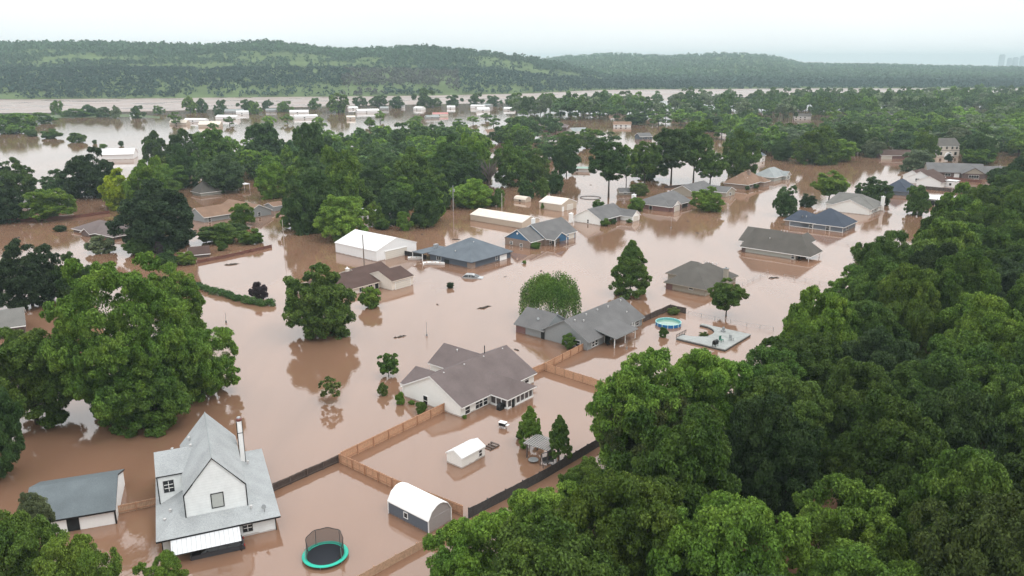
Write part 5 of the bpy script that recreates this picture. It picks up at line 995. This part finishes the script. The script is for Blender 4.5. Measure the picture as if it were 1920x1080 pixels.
TREES = [
 # left foreground
 ('enormous fresh green tree towering over the farmhouse','tree',250,795,474,300,'g','giant',.06),('bright right-hand limb mass of the giant tree near the farmhouse peak','tree',378,752,600,160,'g','hero',.06),('tall green tree at the left edge under the giant tree','tree',72,806,606,215,'m','hero',.1),
 ('rounded tree right of the giant tree top, beside the hedge','tree',330,640,498,140,'g','hero',.06),('dark hanging tree at the lower left edge','tree',-8,905,700,140,'d','hero',.1),('dark round tree at the left edge above the giant tree','tree',62,578,450,146,'k','near',.05),('darker green tree tucked left of the giant tree','tree',148,575,474,80,'d','near',.05),
 ('nearest leafy treetop in the lower left corner','tree',50,1180,950,180,'m','hero',.1),('treetop left of the flooded truck at the bottom edge','tree',165,1210,1000,160,'g','hero',.1),('small treetop peeking up in front of the white awning','tree',312,1165,1046,110,'g','hero',.1),('sapling overlapping the outbuilding roof','tree',85,1080,925,75,'s','hero',.3),
 ('big mid green tree alone in the flooded street','tree',600,632,496,150,'m','near',.0),('dark purple shrub beside the long green hedge','shrub',487,560,524,36,'p','bush',0),('round bright bush beside the white double garage','shrub',697,577,533,46,'g','bush',0),('small spiky olive bush alone left of the mauve-roofed house','shrub',619,757,709,56,'o','sparse',.1),
 ('round dark tree on a thin trunk left of the mauve-roofed house','tree',729,708,662,46,'m','mid',.12),('scruffy low shrub below the thin-trunked round tree','shrub',718,742,713,20,'o','bush',0),('rounded shrub at the left corner of the mauve-roofed house','shrub',751,759,733,21,'g','bush',0),('rounded shrub against the cedar fence end','shrub',789,776,750,23,'m','bush',0),
 ('left of two pear trees flanking the pergola','tree',993,838,762,54,'g','cone',.05),('right of two pear trees flanking the pergola','tree',1048,869,778,52,'m','cone',.08),('weeping willow behind the pale grey house','tree',1031,598,509,118,'w','willow',0),('tall dense tree with tapering top in open water','tree',1181,556,450,84,'m','cone',.0),
 ('neat round dark tree in front of the taupe hip-roofed house','tree',1361,596,525,80,'m','near',.14),('small round tree against the gable wall of the pale grey house','tree',1066,654,624,32,'m','mid',.1),('tiny bush in the water below the round pool','shrub',1244,632,611,20,'m','bush',0),('low bush inside the dark fence corner by the pool','shrub',1262,590,577,26,'o','bush',0),
 ('very round lawn tree with clipped crown','tree',1325,397,350,66,'l','near',.06),('airy dark tree left of the navy-roofed house','tree',1472,406,346,52,'b','near',.05),('bright spring green spreading tree behind the navy-roofed house','tree',1553,382,320,78,'l','near',.15),('dense dark round tree behind the white house','tree',1637,385,332,76,'d','near',.02),
 ('dense tree in front of the tin-roofed shed','tree',1716,404,342,50,'m','near',.02),('low dark shrub between airy dark tree and navy roof','shrub',1515,388,361,32,'k','bush',0),('bushy tree left of the tall white chimney','tree',1191,396,366,38,'g','bush',0),('olive bush beside the weathered grey shed','shrub',1197,366,340,42,'o','bush',0),
 ('leftmost of three dense cedars behind the tiny tan shed','tree',990,373,332,38,'d','bush',0),('middle one of three dense cedars behind the tiny tan shed','tree',1016,369,328,34,'m','bush',0),('rightmost, tallest of three dense cedars behind the tiny tan shed','tree',1042,363,316,36,'d','bush',0),('taller of two small cedars near the long tan barn','tree',937,388,347,24,'g','bush',0),
 ('shorter of two small cedars near the long tan barn','tree',922,387,363,20,'m','bush',0),('wide two-trunked tree with open crown in pale water','tree',1141,372,259,84,'d','near',.22),('tall tree just right of the two-trunked tree','tree',1208,350,262,66,'m','near',.2),('large dark tree above the grey gable house','tree',1258,346,234,84,'d','near',.2),
 ('leaning tree directly behind the grey gable house','tree',1331,348,283,66,'m','near',.15),('tall mid green tree left of the tan hip-roofed house','tree',1388,332,238,80,'m','near',.08),('high-crowned tree behind the grey gable house','tree',1300,340,222,90,'m','near',.18),('slender tree between the two-trunked tree and its right neighbour','tree',1174,350,270,50,'g','mid',.15),
 # centre-left mass
 ('huge dark green tree at the left of the central grove','tree',585,436,296,110,'d','near',.0),('tall green tree at the middle of the central grove','tree',640,400,268,100,'g','near',.0),('bright leaved tree at the left tip of the central grove','tree',512,372,292,70,'l','near',.05),('dark tree behind the white trailer home','tree',700,380,300,76,'d','near',.0),
 ('small tree in front of the white trailer home','tree',703,425,377,44,'g','mid',.0),('small tree right of the white trailer home','tree',758,432,396,36,'g','mid',.0),('shrub hiding the front of the trailer home','shrub',716,430,408,34,'m','bush',0),('broad fresh green tree above the sunken shed','tree',775,378,274,92,'m','near',.05),
 ('tall dark tree left of the bare grey tree','tree',850,356,252,90,'d','near',.05),('bright topped tree by the bare grey tree','tree',888,345,246,70,'l','near',.05),('dark egg-shaped bush left of the transformer pole','shrub',834,393,361,28,'d','bush',0),('left of two yellow-green clipped bushes','shrub',863,387,368,20,'l','bush',0),
 ('right of two yellow-green clipped bushes','shrub',880,384,364,19,'l','bush',0),('small dark round shrub in brown water','shrub',806,390,375,11,'k','bush',0),('dark rounded shrub behind the clipped bushes','shrub',858,370,351,24,'k','bush',0),('tree at the foot of the central grove beside the poles','tree',768,384,344,44,'m','mid',.0),
 ('wide dark tree between the bare tree and the cedars','tree',958,350,262,78,'m','near',.08),('dense tree above the three cedars','tree',1002,345,280,64,'m','near',.05),('round dark tree behind the cedars on the right','tree',1062,330,255,60,'d','near',.1),
 # left side
 ('vivid yellow-green tree at left','tree',232,392,316,84,'y','near',.0),('broad very dark tree over the sunken house','tree',300,470,336,165,'k','near',.0),('spreading green tree left of the yellow-green one','tree',92,414,351,104,'g','near',.08),('dense tree behind the yellow-green one, near the lake','tree',178,372,276,104,'k','near',.0),
 ('dark tree at the left edge above the grey roof','tree',28,372,296,90,'d','near',.0),('very dark green tree at the left edge beside the grey roof','tree',10,418,348,84,'k','near',.0),('grey-green tree right of the left grey roof','tree',118,372,318,80,'b','near',.0),('tall fresh tree behind the yellow-green one','tree',284,400,290,88,'g','near',.0),
 ('round dark tree over the steep hip-roofed house','tree',419,362,288,98,'b','near',.12),('dark tree between yellow-green tree and steep hip roof','tree',345,350,270,70,'d','near',.0),('tall airy tree near the lake edge','tree',402,330,234,90,'m','near',.05),('dark tree by the lake, left of the airy tree','tree',345,318,238,66,'d','near',.0),
 ('dark tree above the mauve hip roof near the lake','tree',292,310,241,52,'d','mid',.0),('airy tree with visible dark trunk over brown water','tree',497,322,222,84,'b','near',.12),('olive tree behind the yellow-green one, by the mauve roof','tree',318,350,288,60,'o','mid',.0),('tall tree at the left top of the central grove','tree',585,345,218,84,'d','near',.0),
 ('round green tree before the long grey house','tree',455,424,378,50,'g','near',.0),('spreading bush row right of the very dark tree','shrub',410,455,418,90,'m','bush',0),('second low bush right of the very dark tree','shrub',470,458,428,52,'m','bush',0),('third low bush above the red fence','shrub',445,440,415,50,'d','bush',0),('bluish shrub in front of the sunken house','shrub',192,474,437,56,'s','bush',0),
 ('bush beside the small sunken shed','shrub',348,497,470,40,'g','bush',0),('low dark bush left of the small sunken shed','shrub',312,500,468,50,'d','bush',0),('feathery tan grass plume near the small sunken shed','grass clump',300,490,452,22,'p','sparse',0),('dark oval shrub in brown water','shrub',115,434,421,26,'k','bush',0),('rusty-leaved shrub behind the sunken house','shrub',226,420,402,34,'o','bush',0),
 ('bush between the dark tree and the sunken shed','shrub',262,478,440,60,'d','bush',0),('shrub near the red fence end','shrub',418,470,452,20,'m','bush',0),('dark round island shrub below the silver car','shrub',844,540,528,17,'k','bush',0),('sprig of green in pale water above the willow','shrub',983,494,487,9,'g','bush',0),('small cone bush at the right corner of the slate house','shrub',939,480,470,10,'m','bush',0),
 ('bush under the blue gable corner','shrub',1005,466,452,22,'m','bush',0),('shrub by the porch of the white gabled house','shrub',1134,424,408,22,'m','bush',0),('small shrub by the white garage gable','shrub',1180,417,410,13,'m','bush',0),('second porch shrub of the white gabled house','shrub',1150,420,409,14,'d','bush',0),
 ('dark shrub left at the tan hip-roofed house','shrub',1401,356,347,10,'d','bush',0),('dark shrub right at the tan hip-roofed house','shrub',1418,353,344,11,'d','bush',0),('dark shrub between grey gable house and tan hip roof','shrub',1366,363,348,24,'d','bush',0),('bush hiding part of the pale-roofed house','shrub',1438,336,322,26,'d','bush',0),
 ('round tree right of the pale-roofed house water','tree',1385,312,268,40,'m','near',.0),('broad dark tree overhanging the brown water','tree',1528,308,232,92,'m','near',.0),('dark tree left of the broad waterside tree','tree',1468,300,255,50,'d','near',.0),('grey-green tree left of the garage cottage','tree',1638,295,258,50,'s','near',.0),
 ('wide sage tree right of the garage cottage','tree',1718,322,277,62,'s','near',.0),('tree in front of the two-storey house, right','tree',1828,300,258,58,'m','near',.0),('tree left of the two-storey house','tree',1720,280,240,46,'g','near',.0),('dark bush before the arched doorway','shrub',1778,302,288,16,'k','bush',0),
 ('leafy tree top left of the small white cottage','tree',1590,290,225,70,'d','near',.0),('bush at the foot of the pale metal barn fence','shrub',1018,392,378,12,'g','bush',0),('dark bush before the drowned round pool rim','shrub',1121,392,374,28,'m','bush',0),
 ('bush at the right foot of the deck railing','shrub',1319,632,622,20,'o','bush',0),('tuft at the corner of the mauve-roofed house wall','shrub',871,784,778,11,'g','bush',0),('low plants against the gable wall of the mauve-roofed house','shrub',772,757,749,14,'g','bush',0),('leafy bush left of the left pear tree','shrub',975,823,806,18,'m','bush',0),
 ('bright low tree at the ragged foot of the woods, bottom centre','tree',905,1195,972,240,'g','hero',.1),('bright small tree just above the charcoal fence end','tree',1020,1085,912,200,'l','hero',.1),('low bright tree left-most of the woods at the bottom edge','tree',868,1200,1036,130,'g','hero',.1),('mid green tree leaning over the charcoal fence','tree',1100,985,862,130,'m','hero',.1),
 ('tall tree forming the left corner of the woods, above the pergola fence','tree',1195,915,662,225,'g','hero',.1),('broad tree whose top touches the pool deck','tree',1315,870,640,190,'g','hero',.1),('tree top just right of the pool deck corner','tree',1440,835,652,160,'m','hero',.1),
 ('tree at the top left shoulder of the woods, hiding the red-roofed shed','tree',1680,580,450,165,'m','near',.1),('rounded tree on the left shoulder of the woods below the red roof','tree',1600,620,502,135,'g','near',.1),('tree on the waterline of the woods right of the tree by the fence','tree',1515,690,556,130,'g','near',.1),('tall tree at the upper edge of the woods near the tin-roofed shed','tree',1775,500,398,120,'g','near',.1),
 ('drooping front boughs of the giant tree mass, right behind the farmhouse','tree',285,806,640,200,'m','hero',.02),('tree hiding the left wall of the two-storey cream house','tree',1732,306,236,50,'m','near',.0),('tree hiding the right end of the two-storey cream house','tree',1834,306,240,66,'d','near',.0),('tree behind the two-storey cream house roof','tree',1776,268,226,60,'m','near',.0),
 # lake edge, upper left
 ('largest shrub clump at the upper left lake edge','tree',30,250,206,90,'g','mid',0),('first small island bush in the lake','shrub',59,256,240,24,'m','bush',0),('second island bush in the lake','shrub',97,260,239,37,'m','bush',0),('third island bush in the lake','shrub',146,267,246,38,'m','bush',0),
 ('tall sapling on the far lake bank','tree',108,216,185,26,'g','far',0),('dark tree on the far lake bank','tree',168,218,194,40,'d','far',0),('second dark tree on the far lake bank','tree',195,220,198,34,'d','far',0),('pale sapling on the far lake bank','tree',218,222,196,20,'s','far',0),('dark tree beside the first mobile home','tree',259,222,195,30,'d','far',0),
 ('long low thicket on the far lake bank','thicket',140,220,203,60,'m','far',0),('low thicket left on the far lake bank','thicket',75,232,210,60,'m','far',0),('small green tree by the riverside homes','tree',298,214,196,24,'m','far',0),('tall double tree in the riverside park, left','tree',357,212,178,32,'g','far',0),('dark half of the double tree in the riverside park','tree',378,211,181,28,'d','far',0),
 ('dark tree between riverside homes','tree',415,210,184,26,'d','far',0),('low dark tree before the riverside homes','tree',410,216,202,22,'d','far',0),('wide dark tree in the riverside park','tree',462,209,185,36,'d','far',0),('green tree in the riverside park','tree',478,214,188,28,'g','far',0),('dark tree right of it in the riverside park','tree',502,204,186,24,'d','far',0),
 ('soft green tree above the riverside homes','tree',535,210,187,34,'g','far',0),('tree left of the largest riverside tree','tree',590,205,181,26,'m','far',0),('largest tree in the riverside park','tree',635,212,172,48,'m','far',0),('tree by the river right of the largest riverside tree','tree',675,200,180,34,'d','far',0),('dark tree by the river above the park centre','tree',712,201,176,40,'d','far',0),
 ('dark tree at the park centre riverbank','tree',745,203,178,36,'d','far',0),('broad dark riverbank tree right of the park centre','tree',795,202,163,48,'d','far',0),('round riverbank tree near mid picture','tree',852,200,176,36,'d','far',0),('riverbank tree with bushy top','tree',893,197,172,32,'d','far',0),('riverbank tree right of the bushy one','tree',925,199,177,34,'d','far',0),('riverbank tree with notched top','tree',960,200,176,30,'d','far',0),
 ('leaning riverbank tree at the park end','tree',815,200,182,30,'m','far',0),('small bush along the lake bank','shrub',178,270,261,10,'m','bush',0),('small bush right along the lake bank','shrub',228,274,262,11,'d','bush',0),('green sapling on the lake bank strip','shrub',193,278,268,16,'g','bush',0),
]
random.seed(1)
for (lb, cat, px, base, top, w, col, kind, cb) in TREES:
    nm = {'shrub':'shrub','thicket':'thicket','grass clump':'grass_clump'}.get(cat, 'willow_tree' if kind == 'willow' else ('pear_tree' if 'pear' in lb else ('cedar_tree' if 'cedar' in lb else 'broadleaf_tree')))
    t_ = tree(lb, cat, px, base, top, w, col, kind, nm, trunk=(cat == 'tree' and w > 20), cb=cb)
# bare grey tree by the bright water
p = G(917, 352); bt = thing('bare_tree', 'bare grey leafless tree beside bright water in the centre', 'tree', (p.x, p.y, 0)); m_bt = mat('dead_bark', (.17,.14,.125), var=.2)
for k in range(3):
    o = bpy.data.objects.new('trunk' if k == 0 else 'limb', TKB); COL.objects.link(o); o.parent = bt; o.scale = (6-k, 6-k, 15-3*k); o.rotation_euler = (0, 0, k*1.1); o.material_slots[0].link = 'OBJECT'; o.material_slots[0].material = m_bt
# long clipped hedge on the flooded street verge
def hedge():
    rg = np.random.RandomState(8); P = [G(*q) for q in ((362,536),(400,549),(440,561),(480,571),(512,573))]; c = []
    for a, b in zip(P, P[1:]):
        for k in range(16): q = a.lerp(b, k/16); c.append((q.x+rg.normal()*.3, q.y+rg.normal()*.3, rg.uniform(.2, .75)))
    c = np.array(c); q = leaf_cloud(c, rg.uniform(.6, .95, len(c)), 130, np.full(len(c), .24), rg, .8); me = quads_mesh('hedge_mesh', q); o = bpy.data.objects.new('hedge', me); COL.objects.link(o)
    o.color = (.06,.12,.03,1); tag(o, 'long low green hedge crossing pale water from the giant tree', 'hedge')
hedge()

# ---- dense stands: poisson-scattered individual trees inside surveyed outlines
def inside(x, y, poly):
    c = False; n = len(poly)
    for i in range(n):
        (x0, y0), (x1, y1) = poly[i], poly[(i+1) % n]
        if (y0 > y) != (y1 > y) and x < (x1-x0)*(y-y0)/(y1-y0)+x0: c = not c
    return c
def scatter(poly_px, zc, gap, seed, tries=40000, avoid=()):
    P = [G(a, b, zc) for a, b in poly_px]; poly = [(p.x, p.y) for p in P]; xs = [p[0] for p in poly]; ys = [p[1] for p in poly]; rg = random.Random(seed); out = []
    for _ in range(tries):
        y = rg.uniform(min(ys), max(ys)); x = rg.uniform(min(xs), max(xs)); g = gap(y) if callable(gap) else gap
        if not inside(x, y, poly): continue
        if any((x-a)**2+(y-b)**2 < (g*.5+c*.5)**2 for a, b, c in out): continue
        if any((x-a)**2+(y-b)**2 < r*r for a, b, r in avoid): continue
        out.append((x, y, g))
    return out
ROWN = ['nearest','second','third','fourth','fifth','sixth','seventh','eighth','ninth','tenth','eleventh','twelfth']
def rank_label(items, fmt, rows):
    """label by row (near to far) and order from the left"""
    items.sort(key=lambda t: t['py'], reverse=True); rows = max(rows, math.ceil(len(items)/29)); k = max(1, math.ceil(len(items)/rows))
    for r in range(rows):
        for i, t in enumerate(sorted(items[r*k:(r+1)*k], key=lambda t: t['px'])): t['label'] = fmt % (CN[t['col']], ORD[i], ROWN[r])
# right-hand woods; outline of the canopy at about 11 m above the water
woods = [(2250,280),(1990,298),(1905,312),(1858,340),(1800,392),(1762,420),(1700,470),(1650,478),(1612,520),(1560,560),(1505,592),(1500,665),(1420,700),(1310,700),(1235,735),(1190,795),(1195,860),(1165,915),(1100,985),(1020,1040),(940,1095),(900,1180),(2330,1180)]
cand = []
for x, y, g in scatter(woods, 11, lambda y: 7.6+y*.014, 21):
    H = trnd.uniform(12, 17.5); R = g*trnd.uniform(.62, .78); q = pix(x, y, H*.8); c = trnd.choices('gmdboly'[:6], [30,34,18,5,6,8])[0]
    if -80 < q[0] < 2130 and q[1] < 1180: cand.append(dict(x=x, y=y, H=H, R=R, px=q[0], py=q[1], col=c, b=0))
houses_xy = [(o.location.x+rot2(6, 3, o.rotation_euler[2])[0], o.location.y+rot2(6, 3, o.rotation_euler[2])[1], 13) for o in SC.objects if o.get('category') in ('house','barn','building','shed','carport','trailer') and o.location.y > 200]
hand = [o for o in SC.objects if o.name.startswith('broadleaf_tree')]; hand_xy = [(o.location.x, o.location.y, 5) for o in hand]
BELTS = [('%s tree, %s from left, %s row of the right-hand woods', 7, 'trees of the dense right-hand woods'),
 ('%s tree, %s from left, %s row of the central grove', [(480,285),(560,262),(700,246),(830,240),(905,250),(905,300),(890,345),(800,375),(720,372),(640,395),(540,380),(560,300),(500,310)], 4, 'gmdb', 10),
 ('%s tree, %s from left, %s row of the middle belt', [(935,240),(985,222),(1060,215),(1180,212),(1300,214),(1420,218),(1440,262),(1420,300),(1330,300),(1290,290),(1200,315),(1110,300),(1080,290),(1050,300),(960,300),(930,290)], 5, 'gmdb', 12.5),
 ('%s tree, %s from left, %s row of the river belt', [(960,192),(1100,192),(1300,184),(1500,184),(1700,178),(1930,176),(1930,205),(1700,207),(1500,208),(1300,210),(1100,206),(980,206)], 4, 'mdbs', 15),
 ('%s tree, %s from left, %s row of the far right grove', [(1430,212),(1600,208),(1760,208),(1930,205),(1930,290),(1850,282),(1810,262),(1750,240),(1740,262),(1640,275),(1560,275),(1480,268),(1430,262)], 5, 'gmdbs', 12.5),
 ('%s tree, %s from left, %s row beside the left lake shore', [(245,305),(330,280),(420,274),(470,276),(480,300),(380,320),(300,330)], 3, 'gmd', 10),
 ('%s tree, %s from left, %s row among the riverside homes', [(250,230),(1000,230),(1000,204),(640,208),(250,214)], 2, 'gmd', 33)]
for bi, bl in enumerate(BELTS):
    if bi == 0: continue
    fmt, poly, rows, cols, gap = bl
    for x, y, g in scatter(poly, 8, lambda y: gap*(.8+.5*trnd.random()), 31+bi, 7000, houses_xy+hand_xy):
        if float(nz2(np.array([x]), np.array([y*.8]), .022, 40+bi)[0]) < (-.02 if bi in (2, 4) else (-.2 if bi == 3 else -.32)): continue
        H = trnd.uniform(8, 14); R = g*trnd.uniform(.52, .72) if gap < 13 else trnd.uniform(6.5, 10)*(.62 if gap == 33 else 1); H = H if gap < 13 or gap == 33 else trnd.uniform(12, 21); H *= .72 if gap == 33 else 1; q = pix(x, y, H*.7)
        if -30 < q[0] < 1950: cand.append(dict(x=x, y=y, H=H, R=R, px=q[0], py=q[1], col=trnd.choice(cols), b=bi))
cand.sort(key=lambda t: -t['R']*(1 if t['b'] == 0 else 1)/t['y']); nk = 298-len(hand); keep, rest = cand[:nk], cand[nk:]
for bi, bl in enumerate(BELTS):
    its = [t for t in keep if t['b'] == bi]; rank_label(its, bl[0], bl[1] if bi == 0 else bl[2])
    for t in its: tree(t['label'], 'tree', 0, 0, 0, 0, t['col'], ('hero' if t['y'] < 150 else 'near') if t['y'] < 330 else 'mid', 'broadleaf_tree', True, .06, 'trees of the dense right-hand woods' if bi == 0 else 'trees of the wooded belt', (t['x'], t['y'], 0), t['H'], t['R'], trnd.uniform(.5, 1.0) if bi == 0 else trnd.uniform(.85, 1.5))
print('HAND', len(hand), 'KEEP', len(keep), 'REST', len(rest), [sum(t['b'] == k for t in cand) for k in range(7)])
def woodland(items):
    """the farther trees of the belts as one mass, each with its own place, size and tint"""
    PR = []
    for i in range(3):
        me = crown_mesh('crown_mesh', 141+i, NL=9, KL=6, per=36, leaf=.11, clump=(.11,.18), shape='dome'); a = np.zeros(len(me.vertices)*3, np.float32); me.vertices.foreach_get('co', a); PR.append(a.reshape(-1, 3)); bpy.data.meshes.remove(me)
    Q = []; C = []
    for t in items:
        a = PR[trnd.randrange(3)]; th = trnd.uniform(0, 6.28); c, s = math.cos(th), math.sin(th); ch = t['H']*.47
        q = np.stack([(a[:, 0]*c-a[:, 1]*s)*t['R']+t['x'], (a[:, 0]*s+a[:, 1]*c)*t['R']+t['y'], a[:, 2]*ch/.85+t['H']*.53], -1); Q.append(q)
        col = np.array(COLS[t['col']])*trnd.uniform(.85, 1.65); C.append(np.tile(np.append(col, 1), (len(q), 1)))
        x, y, r = t['x'], t['y'], .3; tr = np.array([[x-r,y,-.5],[x+r,y,-.5],[x+r*.6,y,t['H']*.6],[x-r*.6,y,t['H']*.6],[x,y-r,-.5],[x,y+r,-.5],[x,y+r*.6,t['H']*.6],[x,y-r*.6,t['H']*.6]]); Q.append(tr); C.append(np.tile([.03,.024,.02,1], (8, 1)))
    q = np.concatenate(Q); me = quads_mesh('woodland', q); me.materials.clear(); me.materials.append(M_leaft)
    at = me.color_attributes.new('tint', 'FLOAT_COLOR', 'POINT'); at.data.foreach_set('color', np.concatenate(C).astype(np.float32).ravel())
    o = bpy.data.objects.new('woodland', me); COL.objects.link(o); tag(o, 'distant mixed green trees filling the flooded belt before the river', 'woodland', kind='stuff')
woodland(rest)
